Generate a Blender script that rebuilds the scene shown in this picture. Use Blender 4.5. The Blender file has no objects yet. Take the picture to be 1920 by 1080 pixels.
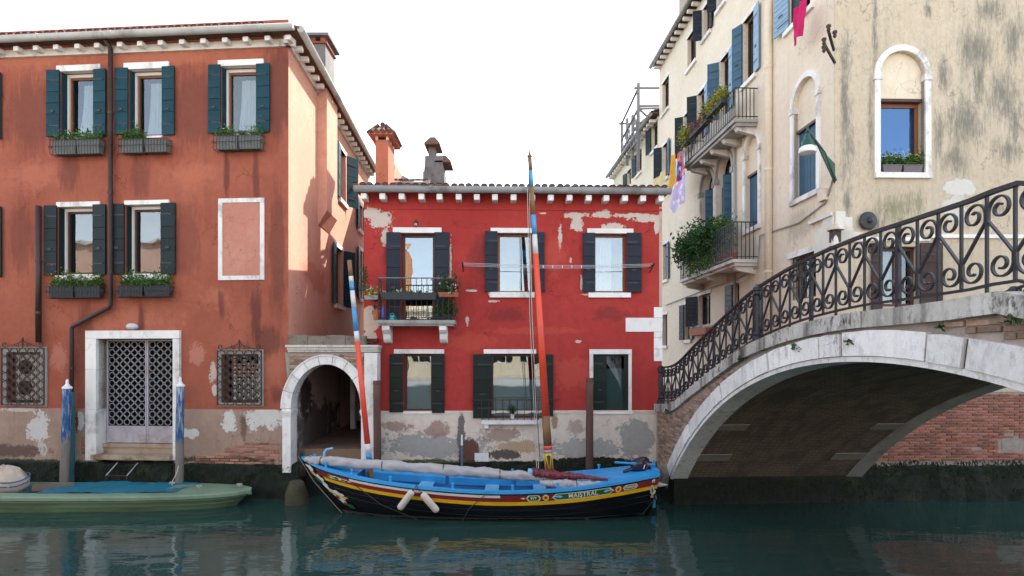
import bpy, bmesh, math, random
from mathutils import Vector, Matrix, noise as mnoise
R = math.radians
sc = bpy.context.scene
COL = sc.collection
RNG = random.Random(7)
# ------------------------------------------------------------------ camera, sky, sun, exposure
F, HZ, CAMZ = 1100.0, 675.0, 3.4          # focal length in photo pixels, horizon row, eye height over the water
cam_d = bpy.data.cameras.new('camera'); cam = bpy.data.objects.new('camera', cam_d); COL.objects.link(cam)
cam.location = (0, 0, CAMZ); cam.rotation_euler = (R(90), 0, 0)
cam_d.sensor_width = 36; cam_d.lens = 36 * F / 1920; cam_d.shift_y = (HZ - 540) / 1920
cam_d.clip_start = .05; cam_d.clip_end = 500
sc.camera = cam
SUN_AZ, SUN_EL = 40, 45                    # degrees clockwise from +Y, degrees up
w = bpy.data.worlds.new('World'); sc.world = w; w.use_nodes = True
wn = w.node_tree.nodes; wl = w.node_tree.links
bg = wn['Background']; sky = wn.new('ShaderNodeTexSky'); sky.sky_type = 'NISHITA'; sky.sun_disc = False
sky.sun_elevation = R(SUN_EL); sky.sun_rotation = R(SUN_AZ); sky.dust_density = .7; sky.air_density = 1.0; sky.ozone_density = 1.0
hsv = wn.new('ShaderNodeHueSaturation'); hsv.inputs['Saturation'].default_value = .68
wc = wn.new('ShaderNodeTexCoord'); wm = wn.new('ShaderNodeMapping'); wm.inputs['Scale'].default_value = (1.2, 1.2, 3.2); cl = wn.new('ShaderNodeTexNoise'); cl.inputs['Scale'].default_value = 2.2; cl.inputs['Detail'].default_value = 7; cl.inputs['Roughness'].default_value = .55
wl.new(wc.outputs['Generated'], wm.inputs[0]); wl.new(wm.outputs[0], cl.inputs['Vector'])
cr = wn.new('ShaderNodeMapRange'); cr.inputs[1].default_value = .36; cr.inputs[2].default_value = .68; cr.inputs[3].default_value = .1; cr.inputs[4].default_value = .85; wl.new(cl.outputs['Fac'], cr.inputs[0])
thin = wn.new('ShaderNodeHueSaturation'); thin.inputs['Saturation'].default_value = .16; thin.inputs['Value'].default_value = .95      # thin bright cloud veil over the blue
wl.new(sky.outputs[0], hsv.inputs['Color']); wl.new(sky.outputs[0], thin.inputs['Color'])
wx = wn.new('ShaderNodeMix'); wx.data_type = 'RGBA'; wl.new(cr.outputs[0], wx.inputs[0]); wl.new(hsv.outputs[0], wx.inputs[6]); wl.new(thin.outputs[0], wx.inputs[7]); wl.new(wx.outputs[2], bg.inputs[0])
bg.inputs[1].default_value = .125
sd = bpy.data.lights.new('sun', 'SUN'); sun = bpy.data.objects.new('sun', sd); COL.objects.link(sun)
sd.energy = 2.6; sd.angle = R(.6); sd.color = (1, .93, .82)
sv = Vector((math.sin(R(SUN_AZ)) * math.cos(R(SUN_EL)), math.cos(R(SUN_AZ)) * math.cos(R(SUN_EL)), math.sin(R(SUN_EL))))
sun.rotation_euler = (-sv).to_track_quat('-Z', 'Y').to_euler(); sun.location = (20, 20, 40)
sc.view_settings.view_transform = 'Standard'; sc.view_settings.look = 'None'
sc.view_settings.exposure = 2.2; sc.view_settings.gamma = 1
sc.cycles.use_denoising = True
sc.cycles.max_bounces = 8; sc.cycles.transparent_max_bounces = 12
sc.cycles.sample_clamp_indirect = 6
sc.cycles.caustics_reflective = False; sc.cycles.caustics_refractive = False

# ------------------------------------------------------------------ frames: one per wall plane
CAM = Vector((0, 0, CAMZ))
def ray(px, py): return Vector(((px - 960) / F, 1, (HZ - py) / F))
class Fr:
    """wall frame: local x runs right along the wall, local y into it, z up from the water"""
    def __init__(s, x, y, ang): s.M = Matrix.Translation((x, y, 0)) @ Matrix.Rotation(ang, 4, 'Z'); s.I = s.M.inverted(); s.ang = ang
    def at(s, px, py, d=0.):
        r = s.I.to_3x3() @ ray(px, py); c = s.I @ CAM; t = (d - c.y) / r.y; p = c + t * r
        return p.x, p.z
    def u(s, px, d=0.): return s.at(px, 500, d)[0]
    def z(s, px, py, d=0.): return s.at(px, py, d)[1]
    def rect(s, x0, y0, x1, y1, d=0.):
        m = (x0 + x1) / 2; return s.u(x0, d), s.u(x1, d), s.z(m, y1, d), s.z(m, y0, d)
    def T(s, u, d, z): return s.M @ Matrix.Translation((u, d, z))
    def W(s, u, d, z): return s.M @ Vector((u, d, z))
def P3(px, py, Y): return CAM + ray(px, py) * Y
def lerp(a, b, t): return a + (b - a) * t
def interp(tab, t):
    if t <= tab[0][0]: return tab[0][1]
    for (a, x), (b, y) in zip(tab, tab[1:]):
        if t <= b:
            k = (t - a) / (b - a); return lerp(x, y, k)
    return tab[-1][1]
def sinterp(tab, t):
    n = len(tab)
    if t <= tab[0][0]: return tab[0][1]
    for i in range(n - 1):
        a, x = tab[i]; b, y = tab[i + 1]
        if t <= b:
            def sl(j):
                if j == 0: return (tab[1][1] - tab[0][1]) / (tab[1][0] - tab[0][0])
                if j == n - 1: return (tab[-1][1] - tab[-2][1]) / (tab[-1][0] - tab[-2][0])
                return (tab[j + 1][1] - tab[j - 1][1]) / (tab[j + 1][0] - tab[j - 1][0])
            h = b - a; k = (t - a) / h; k2 = k * k; k3 = k2 * k
            return (2*k3 - 3*k2 + 1) * x + (k3 - 2*k2 + k) * h * sl(i) + (-2*k3 + 3*k2) * y + (k3 - k2) * h * sl(i + 1)
    return tab[-1][1]

# ------------------------------------------------------------------ mesh builder
class MB:
    def __init__(s): s.v = []; s.f = []; s.m = []; s.cur = 0
    def add(s, vs, fs):
        b = len(s.v); s.v += [tuple(p) for p in vs]
        for f in fs: s.f.append(tuple(b + i for i in f)); s.m.append(s.cur)
        return s
    def poly(s, *pts): return s.add(pts, [tuple(range(len(pts)))])
    def box(s, x0, x1, y0, y1, z0, z1):
        return s.add([(x0,y0,z0),(x1,y0,z0),(x1,y1,z0),(x0,y1,z0),(x0,y0,z1),(x1,y0,z1),(x1,y1,z1),(x0,y1,z1)],
            [(0,3,2,1),(4,5,6,7),(0,1,5,4),(1,2,6,5),(2,3,7,6),(3,0,4,7)])
    def prism(s, pts, y0, y1):
        n = len(pts); v = [(x, y0, z) for x, z in pts] + [(x, y1, z) for x, z in pts]
        return s.add(v, [tuple(range(n)), tuple(range(2*n-1, n-1, -1))] + [(i, i+n, (i+1)%n+n, (i+1)%n) for i in range(n)])
    def loft(s, rings, closed=True, cap=True):
        n = len(rings[0]); v = [p for r in rings for p in r]; f = []
        for k in range(len(rings) - 1):
            for i in range(n if closed else n - 1):
                j = (i + 1) % n; f.append((k*n+i, k*n+j, (k+1)*n+j, (k+1)*n+i))
        if cap and closed: f.append(tuple(range(n-1, -1, -1))); f.append(tuple(range((len(rings)-1)*n, len(rings)*n)))
        return s.add(v, f)
    def tube(s, pts, r, n=8, cap=True, flat=None, up=None):
        pts = [Vector(p) for p in pts]; m = len(pts); rings = []; ref = None
        for k in range(m):
            d = (pts[min(k+1, m-1)] - pts[max(k-1, 0)])
            d = d.normalized() if d.length > 1e-9 else Vector((0, 0, 1))
            if up is not None: ref = Vector(up)
            elif ref is None: ref = Vector((0, 0, 1)) if abs(d.z) < .9 else Vector((1, 0, 0))
            a = ref - d * ref.dot(d)
            if a.length < 1e-6: a = d.orthogonal()
            a.normalize(); b = d.cross(a); ref = a if up is None else ref
            rk = r[k] if isinstance(r, (list, tuple)) else r
            ra, rb = (rk, rk) if flat is None else (rk, flat)
            if n == 4: rings.append([pts[k] + a*(ra*sx) + b*(rb*sy) for sx, sy in ((-1,-1),(1,-1),(1,1),(-1,1))])
            else: rings.append([pts[k] + a*(ra*math.cos(t)) + b*(rb*math.sin(t)) for t in [2*math.pi*i/n for i in range(n)]])
        return s.loft(rings, True, cap)
    def lathe(s, prof, c=(0,0,0), n=16):
        return s.loft([[(c[0]+r*math.cos(2*math.pi*i/n), c[1]+r*math.sin(2*math.pi*i/n), c[2]+z) for i in range(n)] for r, z in prof])
    def ring(s, c, r0, r1, n=20, ax='y', seg=4):
        rr = []
        for k in range(n + 1):
            t = 2*math.pi*k/n; rr.append((c[0]+r0*math.cos(t), c[1], c[2]+r0*math.sin(t)))
        return s.tube(rr, r1, seg, False, None, (0, 1, 0))
    def leaves(s, n, fn, size, rng):
        for _ in range(n):
            c = Vector(fn(rng)); a = Vector((rng.gauss(0,1), rng.gauss(0,1), rng.gauss(0,1))).normalized()
            b = a.cross(Vector((rng.gauss(0,1), rng.gauss(0,1), rng.gauss(0,1)))).normalized(); k = size * rng.uniform(.6, 1.3)
            s.poly(c - a*k, c + b*k*.45, c + a*k, c - b*k*.45)
        return s
    def mesh(s, name, smooth=False, fix=False):
        me = bpy.data.meshes.new(name); me.from_pydata(s.v, [], s.f)
        if any(s.m): me.polygons.foreach_set('material_index', s.m)
        if smooth or fix:
            bm = bmesh.new(); bm.from_mesh(me); bmesh.ops.remove_doubles(bm, verts=bm.verts, dist=1e-5) if smooth else None
            bmesh.ops.recalc_face_normals(bm, faces=bm.faces); bm.to_mesh(me); bm.free()
        if smooth: me.polygons.foreach_set('use_smooth', [True] * len(me.polygons))
        me.update(); return me
def cbox(dx, dy, dz, ch, jit=0, rng=None):
    """a box centred in x and z, front at y=0, with chamfered edges"""
    bm = bmesh.new(); bmesh.ops.create_cube(bm, size=1)
    for v in bm.verts:
        v.co = Vector((v.co.x*dx, (v.co.y+.5)*dy, v.co.z*dz))
        if jit: v.co += Vector((rng.uniform(-jit, jit), 0, rng.uniform(-jit, jit)))
    if ch: bmesh.ops.bevel(bm, geom=bm.edges[:], offset=ch, segments=1, affect='EDGES')
    me = bpy.data.meshes.new('block'); bm.to_mesh(me); bm.free(); return me
WM = {}
def tag(o, label=None, cat=None, group=None, kind=None):
    if label: o['label'] = label
    if cat: o['category'] = cat
    if group: o['group'] = group
    if kind: o['kind'] = kind
    return o
def thing(name, label, cat, loc=(0,0,0), group=None, ang=0):
    o = bpy.data.objects.new(name, None); COL.objects.link(o); o.empty_display_size = .2
    o.location = loc; o.rotation_euler = (0, 0, ang); WM[o] = Matrix.Translation(loc) @ Matrix.Rotation(ang, 4, 'Z')
    return tag(o, label, cat, group)
def put(name, me, mat, parent=None, M=None, **kw):
    """link a mesh as a part of parent at world matrix M"""
    M = Matrix.Identity(4) if M is None else M
    o = bpy.data.objects.new(name, me); COL.objects.link(o); WM[o] = M
    if mat is not None and not me.materials:
        for k in (mat if isinstance(mat, (list, tuple)) else [mat]): me.materials.append(k)
    if parent is not None: o.parent = parent; o.matrix_basis = WM[parent].inverted() @ M
    else: o.matrix_basis = M
    return tag(o, **kw)
def part(name, mb, mat, parent=None, M=None, smooth=False, fix=False, **kw):
    return put(name, mb.mesh(name, smooth, fix), mat, parent, M, **kw)
def single(name, mb, mat, label, cat, loc, group=None, smooth=False, kind=None):
    """a one-mesh thing whose vertices were given in world space; its origin goes to loc"""
    mb.v = [(x-loc[0], y-loc[1], z-loc[2]) for x, y, z in mb.v]
    return part(name, mb, mat, None, Matrix.Translation(loc), smooth, label=label, cat=cat, group=group, kind=kind)

# ------------------------------------------------------------------ materials
def lin(c):
    """sRGB 0-255 to linear"""
    return tuple(((x/255/12.92) if x/255 < .04045 else ((x/255+.055)/1.055)**2.4) for x in c) + (1,)
class NT:
    def __init__(s, name):
        s.mat = bpy.data.materials.new(name); s.mat.use_nodes = True; s.t = s.mat.node_tree; s.n = s.t.nodes; s.bsdf = s.n['Principled BSDF']; s.out = s.n['Material Output']
        s._tc = None
    def new(s, k, **kw):
        x = s.n.new(k)
        for a, b in kw.items(): setattr(x, a, b)
        return x
    def link(s, a, b): s.t.links.new(a, b)
    def set(s, sock, v):
        if hasattr(v, 'is_output'): s.link(v, sock)
        else: sock.default_value = v
    def obj(s):
        if s._tc is None: s._tc = s.new('ShaderNodeTexCoord')
        return s._tc.outputs['Object']
    def map(s, scale, loc=(0,0,0)):
        m = s.new('ShaderNodeMapping'); s.link(s.obj(), m.inputs[0]); m.inputs['Scale'].default_value = scale; m.inputs['Location'].default_value = loc; return m.outputs[0]
    def noise(s, scale=5, detail=4, rough=.55, sx=(1,1,1), loc=(0,0,0), dist=0):
        x = s.new('ShaderNodeTexNoise'); s.link(s.map(sx, loc), x.inputs['Vector']); x.inputs['Scale'].default_value = scale; x.inputs['Detail'].default_value = detail; x.inputs['Roughness'].default_value = rough; x.inputs['Distortion'].default_value = dist
        return x.outputs['Fac']
    def math(s, op, a, b=0., c=None, clamp=False):
        x = s.new('ShaderNodeMath', operation=op, use_clamp=clamp); s.set(x.inputs[0], a); s.set(x.inputs[1], b)
        if c is not None: s.set(x.inputs[2], c)
        return x.outputs[0]
    def rng(s, v, a, b, c=0., d=1., smooth=True):
        x = s.new('ShaderNodeMapRange', interpolation_type='SMOOTHSTEP' if smooth else 'LINEAR'); s.set(x.inputs[0], v)
        for i, k in enumerate((a, b, c, d)): x.inputs[i+1].default_value = k
        return x.outputs[0]
    def mix(s, fac, a, b, mode='MIX'):
        x = s.new('ShaderNodeMix', data_type='RGBA', blend_type=mode); s.set(x.inputs[0], fac); s.set(x.inputs[6], a); s.set(x.inputs[7], b); return x.outputs[2]
    def xyz(s):
        x = s.new('ShaderNodeSeparateXYZ'); s.link(s.obj(), x.inputs[0]); return x.outputs
    def bump(s, h, strength=.3, dist=.02, prev=None):
        x = s.new('ShaderNodeBump'); x.inputs['Strength'].default_value = strength; x.inputs['Distance'].default_value = dist; s.link(h, x.inputs['Height'])
        if prev is not None: s.link(prev, x.inputs['Normal'])
        return x.outputs[0]
    def blobs(s, spots, amp=.6, nscale=3, soft=.15, strength=1., sx=(1,1,1), detail=6):
        """patches with torn edges round local (x,z) centres; spots = [(centre, radii)]"""
        best = None
        for c, r in spots:
            v = s.new('ShaderNodeVectorMath', operation='MULTIPLY_ADD'); s.link(s.obj(), v.inputs[0]); v.inputs[1].default_value = (1/r[0], 0, 1/r[1]); v.inputs[2].default_value = (-c[0]/r[0], 0, -c[1]/r[1])
            l = s.new('ShaderNodeVectorMath', operation='LENGTH'); s.link(v.outputs[0], l.inputs[0])
            best = l.outputs['Value'] if best is None else s.math('MINIMUM', best, l.outputs['Value'])
        o = len(spots)*1.7
        n = s.math('ADD', s.math('MULTIPLY', s.noise(nscale, detail, .7, sx, (o, 0, o)), .55), s.math('MULTIPLY', s.noise(nscale*4.3, detail, .7, sx, (o, 3, 2)), .45))
        v = s.math('ADD', s.math('SUBTRACT', 1., best), s.math('MULTIPLY', s.math('SUBTRACT', n, .5), amp*4.2))
        return s.rng(v, 0, soft, 0, strength)
    def fin(s, col, rough=.8, bump=None, metal=0, spec=.3):
        s.set(s.bsdf.inputs['Base Color'], col); s.set(s.bsdf.inputs['Roughness'], rough); s.bsdf.inputs['Metallic'].default_value = metal; s.bsdf.inputs['Specular IOR Level'].default_value = spec
        if bump is not None: s.link(bump, s.bsdf.inputs['Normal'])
        return s.mat
def sh(c, k): return tuple(max(0, min(1, x*k)) for x in c[:3]) + (1,)
def simple(name, c, rough=.6, var=.18, scale=7, bump=.0, bscale=60, metal=0, spec=.4, sx=(1,1,1), dirt=None, dirtamt=.5, objvar=0):
    t = NT(name); n = t.noise(scale, 5, .6, sx)
    col = t.mix(n, sh(c, 1-var*1.6), sh(c, 1+var*1.6))
    if dirt: col = t.mix(t.rng(t.noise(scale*.5, 7, .7, sx, (4,2,9)), .48, .68, 0, dirtamt), col, dirt)
    if objvar:
        oi = t.new('ShaderNodeObjectInfo'); ge = t.new('ShaderNodeNewGeometry')
        r = t.math('FRACT', t.math('ADD', oi.outputs['Random'], ge.outputs['Random Per Island']))
        col = t.mix(1., col, t.mix(r, (1-objvar,)*3+(1,), (1+objvar,)*3+(1,)), 'MULTIPLY')
    return t.fin(col, rough, t.bump(t.noise(bscale, 4), bump, .01) if bump else None, metal, spec)
def leafmat(name, c, c2):
    t = NT(name); g = t.new('ShaderNodeNewGeometry'); col = t.mix(g.outputs['Random Per Island'], c, c2)
    m = t.fin(col, .55, None, 0, .3); tr = t.new('ShaderNodeBsdfTranslucent'); t.link(col, tr.inputs[0]); mx = t.new('ShaderNodeMixShader'); mx.inputs[0].default_value = .3
    t.link(t.bsdf.outputs[0], mx.inputs[1]); t.link(tr.outputs[0], mx.inputs[2]); t.link(mx.outputs[0], t.out.inputs[0]); return m
def glassmat(name, refl=.3, tint=(.75,.8,.8,1), gtint=(.9,.95,1,1)):
    t = NT(name); g = t.new('ShaderNodeBsdfGlossy'); g.inputs['Roughness'].default_value = .01; g.inputs[0].default_value = gtint
    b = t.bump(t.noise(1.3, 2), .22, .012); t.link(b, g.inputs['Normal'])
    tr = t.new('ShaderNodeBsdfTransparent'); tr.inputs[0].default_value = tint; mx = t.new('ShaderNodeMixShader'); mx.inputs[0].default_value = refl
    t.link(tr.outputs[0], mx.inputs[1]); t.link(g.outputs[0], mx.inputs[2]); t.link(mx.outputs[0], t.out.inputs[0]); return t.mat
def plaster(name, c1, c2, stain, patches=(), nscale=.55, streak=.35, bump=.35, rough=.9, grime=0, objvar=0, sthr=.52):
    """lime plaster: broad tone drift, grain, rain streaks, and named patches (centre, radius, colour, dict)"""
    t = NT(name)
    col = t.mix(t.rng(t.noise(nscale, 6, .6, dist=.4), .3, .7), c1, c2)
    col = t.mix(t.rng(t.noise(6, 6, .7), .3, .75, 0, .45), col, sh(c1, .78))
    col = t.mix(t.rng(t.noise(1.0, 6, .62, (2.6, 2.6, .16)), sthr, sthr+.24, 0, streak), col, stain)
    if grime: col = t.mix(t.math('MULTIPLY', t.rng(t.noise(11, 8, .75, (1,1,.5), (2,7,3)), .47, .62), t.rng(t.noise(1.6, 4, .6, (1,1,.6), (8,1,1)), .35, .65, .15, grime)), col, sh(stain, .7))
    col = t.mix(t.rng(t.noise(42, 3, .7), .55, .8, 0, .35), col, sh(c2, 1.15))
    col = t.mix(t.rng(t.noise(15, 5, .75, (1,1,.7), (3,1,5)), .56, .74, 0, .5), col, sh(c2, 1.22))
    wp = t.new('ShaderNodeVectorMath', operation='MULTIPLY_ADD'); nz = t.new('ShaderNodeTexNoise'); t.link(t.obj(), nz.inputs['Vector']); nz.inputs['Scale'].default_value = 2.5; nz.inputs['Detail'].default_value = 5
    t.link(nz.outputs['Color'], wp.inputs[0]); wp.inputs[1].default_value = (.9,.9,.9); t.link(t.obj(), wp.inputs[2])
    vo = t.new('ShaderNodeTexVoronoi', feature='DISTANCE_TO_EDGE'); t.link(wp.outputs[0], vo.inputs['Vector']); vo.inputs['Scale'].default_value = .8
    crk = t.math('MULTIPLY', t.rng(vo.outputs['Distance'], .004, .010, 1, 0), t.rng(t.noise(.9, 3, .5, loc=(9,4,1)), .5, .62))
    col = t.mix(t.math('MULTIPLY', crk, .55), col, sh(stain, .55))
    hs = t.noise(45, 5, .7); rel = None
    groups = {}
    for ctr, r, pc, kw in patches: groups.setdefault((pc, tuple(sorted(kw.items()))), []).append((ctr, r))
    for (pc, kw), spots in groups.items():
        kw = dict(kw); lift = kw.pop('lift', 0)
        m = t.blobs(spots, **kw); pcol = t.mix(t.noise(9, 5, .7), sh(pc, .78), sh(pc, 1.15))
        col = t.mix(m, col, pcol)
        if lift: rel = m if rel is None else t.math('MAXIMUM', rel, m)
    b = t.bump(hs, bump, .006); b = t.bump(t.noise(5, 5, .6), bump*.6, .02, b)
    if rel is not None: b = t.bump(t.math('SUBTRACT', 1., rel), .6, .012, b)
    if objvar:
        oi = t.new('ShaderNodeObjectInfo'); col = t.mix(1., col, t.mix(oi.outputs['Random'], (1-objvar,)*3+(1,), (1+objvar,)*3+(1,)), 'MULTIPLY')
    return t.fin(col, rough, b, 0, .2)
STONE = lambda name, c=(.62,.60,.56,1), amt=.5, objvar=.06: simple(name, c, .75, .1, 3, .35, 35, 0, .25, (1,1,.6), (.16,.15,.13,1), amt, objvar)
# ------------------------------------------------------------------ shared materials
m_white = STONE('istrian_stone', (.77,.755,.72,1), .65)
m_stone = STONE('weathered_stone', (.64,.61,.56,1), .8, .10)
m_grey = STONE('grey_stone', (.34,.33,.31,1), .7)
m_paintwhite = simple('white_window_paint', (.72,.71,.68,1), .5, .06, 5)
m_glass = glassmat('window_glass', .11); m_glass_dim = glassmat('window_glass_dim', .09, (.75,.8,.8,1)); m_glass_sky = glassmat('window_glass_bright', .17); m_glass_sky_tint = glassmat('window_glass_sky_tint', .2, (.5,.6,.7,1), (.32,.58,1,1))  # the last pane has the blue sky's reflection put into its gloss colour
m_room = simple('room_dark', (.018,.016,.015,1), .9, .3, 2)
m_curtain = simple('curtain_cloth', (.62,.62,.64,1), .9, .05, 4)
m_wood = simple('varnished_wood', (.20,.075,.03,1), .4, .3, 9, sx=(4,4,.6))
m_darkwood = simple('dark_wood', (.07,.03,.02,1), .5, .3, 9, sx=(4,4,.6))
m_shut_teal = simple('shutter_teal_paint', (.007,.044,.060,1), .6, .25, 3, .15, 50, 0, .2, objvar=.12, dirt=(.004,.02,.03,1), dirtamt=.5)
m_shut_dark = simple('shutter_dark_green_paint', (.009,.020,.023,1), .5, .2, 3, .15, 50, 0, .2, objvar=.14)
m_shut_navy = simple('shutter_slate_navy_paint', (.015,.022,.034,1), .5, .2, 3, .15, 50, 0, .2, objvar=.14)
m_shut_green = simple('shutter_bottle_green_paint', (.011,.019,.016,1), .55, .2, 3, .15, 50, 0, .2, objvar=.14)
m_shut_blue = simple('shutter_faded_blue_paint', (.032,.09,.145,1), .6, .25, 3, .2, 50, objvar=.08)
m_shut_skylit = simple('shutter_skylit_blue_paint', (.21,.34,.46,1), .6, .15, 3, .2, 50, objvar=.06)  # blue shutter paint lightened: skylight on the flat leaves put into the colour
m_shut_brown = simple('shutter_brown_paint', (.055,.032,.030,1), .6, .2, 3, .15, 50, 0, .2, objvar=.14)
m_iron = simple('wrought_iron', (.022,.024,.028,1), .5, .3, 12, .2, 80, 0, .5)
m_rust = simple('rusty_iron', (.05,.032,.026,1), .7, .4, 12, .3, 80)
m_pipe = simple('brown_downpipe', (.045,.022,.020,1), .45, .2, 4)
m_gutter = simple('weathered_gutter', (.40,.39,.36,1), .6, .2, 2, .2, 30, 0, .3, (1,1,1), (.12,.11,.10,1), .6)
m_gutter_d = simple('lead_gutter', (.25,.25,.25,1), .6, .2, 2, .2, 30, 0, .3, (1,1,1), (.08,.075,.07,1), .7)
m_tile = simple('roof_tile_clay', (.15,.080,.058,1), .85, .3, 5, .3, 30, 0, .2, (1,1,1), (.07,.062,.055,1), .9, .3)
m_leaf = leafmat('leaf_green', (.035,.10,.018,1), (.10,.20,.04,1))
m_leaf_d = leafmat('leaf_deep_green', (.018,.06,.016,1), (.05,.12,.03,1))
m_leaf_y = leafmat('leaf_yellow_green', (.20,.22,.03,1), (.42,.36,.05,1))
m_leaf_r = leafmat('leaf_dry_red', (.12,.05,.05,1), (.22,.10,.09,1))
m_fl_white = leafmat('petal_white', (.7,.7,.68,1), (.85,.85,.8,1)); m_fl_pink = leafmat('petal_pink', (.65,.10,.16,1), (.8,.3,.35,1))
m_fl_yel = leafmat('petal_yellow', (.75,.55,.06,1), (.85,.7,.15,1)); m_fl_red = leafmat('petal_orange_red', (.7,.10,.02,1), (.75,.25,.03,1))
m_trough = simple('dark_trough_plastic', (.03,.04,.045,1), .6, .2, 6); m_terra = simple('terracotta_pot', (.36,.12,.06,1), .8, .15, 6, .2)
m_brick = simple('old_red_brick', (.30,.105,.07,1), .9, .35, 9, .6, 45, 0, .15, (1,1,1), (.38,.30,.26,1), .55, .38)
m_brick_pale = simple('weathered_pale_brick', (.30,.20,.145,1), .9, .35, 9, .6, 45, 0, .15, (1,1,1), (.40,.36,.32,1), .6, .38)
m_brick_pink = simple('pinkish_salt_worn_brick', (.34,.165,.12,1), .9, .4, 7, .7, 40, 0, .15, (1,1,1), (.45,.36,.32,1), .7, .42)
m_mortar = simple('lime_mortar', (.33,.28,.24,1), .95, .2, 9, .5, 40, dirt=(.14,.12,.10,1), dirtamt=.6)
m_algae = simple('tidal_algae_stone', (.009,.013,.009,1), .75, .6, 4, .8, 14, 0, .3, (1,1,1), (.022,.034,.012,1), .8)
def clothmat(name, c): return simple(name, c, .9, .12, 6, .2, 90)

# ------------------------------------------------------------------ shared builders
def wall(mb, u0, u1, z0, z1, holes, y=0., rev=.22):
    """a wall face with real rectangular openings and their reveals"""
    us = sorted({u0, u1, *[h[0] for h in holes], *[h[1] for h in holes]}); zs = sorted({z0, z1, *[h[2] for h in holes], *[h[3] for h in holes]})
    us = [x for x in us if u0 <= x <= u1]; zs = [x for x in zs if z0 <= x <= z1]
    for a, b in zip(us, us[1:]):
        for c, d in zip(zs, zs[1:]):
            m, n = (a+b)/2, (c+d)/2
            if any(h[0] < m < h[1] and h[2] < n < h[3] for h in holes): continue
            mb.poly((a,y,c),(b,y,c),(b,y,d),(a,y,d))
    for h in holes:
        a, b, c, d = h[:4]; r = h[4] if len(h) > 4 else rev
        mb.poly((a,y,c),(a,y,d),(a,y+r,d),(a,y+r,c)); mb.poly((b,y,c),(b,y+r,c),(b,y+r,d),(b,y,d))
        if d < z1-1e-6: mb.poly((a,y,d),(b,y,d),(b,y+r,d),(a,y+r,d))
        if c > z0+1e-6: mb.poly((a,y,c),(a,y+r,c),(b,y+r,c),(b,y,c))
    return mb
def frame_bars(mb, u0, u1, z0, z1, d, w, t, mull=0, rail=None):
    mb.box(u0, u0+w, d, d+t, z0, z1); mb.box(u1-w, u1, d, d+t, z0, z1)
    mb.box(u0+w, u1-w, d+.002, d+t, z1-w, z1); mb.box(u0+w, u1-w, d+.002, d+t, z0, z0+w)
    for k in range(mull):
        m = lerp(u0, u1, (k+1)/(mull+1)); mb.box(m-w*.5, m+w*.5, d+.004, d+t-.002, z0+w, z1-w)
    if rail is not None: zr = lerp(z0, z1, rail); mb.box(u0+w, u1-w, d+.006, d+t-.004, zr-w*.4, zr+w*.4)
def window(P, fr, h, fmat, d=.2, fw=.055, mull=0, rail=None, glass=None, curtain=None, sill=None, lintel=None, smat=None, room=True, outer=None, cmat=None):
    """opening h=(u0,u1,z0,z1): frame > pane, sill, lintel, curtain, interior"""
    u0, u1, z0, z1 = h[:4]; mb = MB()
    if outer is not None:
        w0 = outer[0]; o = MB(); frame_bars(o, u0+.002, u1-.002, z0+.002, z1-.002, d-.05, w0, .05)
    a = outer[0]*.8 if outer else 0
    frame_bars(mb, u0+.003+a, u1-.003-a, z0+.003+a, z1-.003-a, d, fw, .06, mull, rail)
    win = part('window', mb, fmat, P, fr.M)
    if outer is not None: part('casing', o, outer[1], win, fr.M)
    part('pane', MB().box(u0+fw*.6+a, u1-fw*.6-a, d+.032, d+.036, z0+fw*.6+a, z1-fw*.6-a), glass or m_glass, win, fr.M)
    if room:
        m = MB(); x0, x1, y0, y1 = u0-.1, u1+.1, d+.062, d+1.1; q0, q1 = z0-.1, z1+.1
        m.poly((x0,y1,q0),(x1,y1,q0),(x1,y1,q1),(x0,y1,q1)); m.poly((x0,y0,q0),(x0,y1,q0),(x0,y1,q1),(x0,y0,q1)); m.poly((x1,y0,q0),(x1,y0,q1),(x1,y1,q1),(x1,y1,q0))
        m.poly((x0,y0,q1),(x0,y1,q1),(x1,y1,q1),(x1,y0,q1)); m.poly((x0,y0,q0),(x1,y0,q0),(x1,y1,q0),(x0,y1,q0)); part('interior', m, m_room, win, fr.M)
    if curtain:
        for cu0, cu1, cz0, cz1, lean in curtain:
            m = MB(); nx, nz = 26, 6; g = []
            for k in range(nz + 1):
                tz = k / nz; row = []
                for i in range(nx + 1):
                    tx = i / nx; left = lerp(cu0 - lean*(1-tz)**1.6, cu0, tz) if lean else cu0
                    row.append((lerp(left, cu1, tx), d+.10+.022*math.sin(tx*34+tz)+.012*math.sin(tx*13), lerp(cz0, cz1, tz)))
                g.append(row)
            m.loft(g, False); part('curtain', m, cmat or m_curtain, win, fr.M, smooth=True)
    if sill: a, b, c, e, out = sill; part('sill', MB().box(a, b, -out, .1, c, e), smat or m_white, win, fr.M)
    if lintel: a, b, c, e, out = lintel; part('lintel', MB().box(a, b, -out, .1, c, e), smat or m_white, win, fr.M)
    return win
BOARDS = {}
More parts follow.
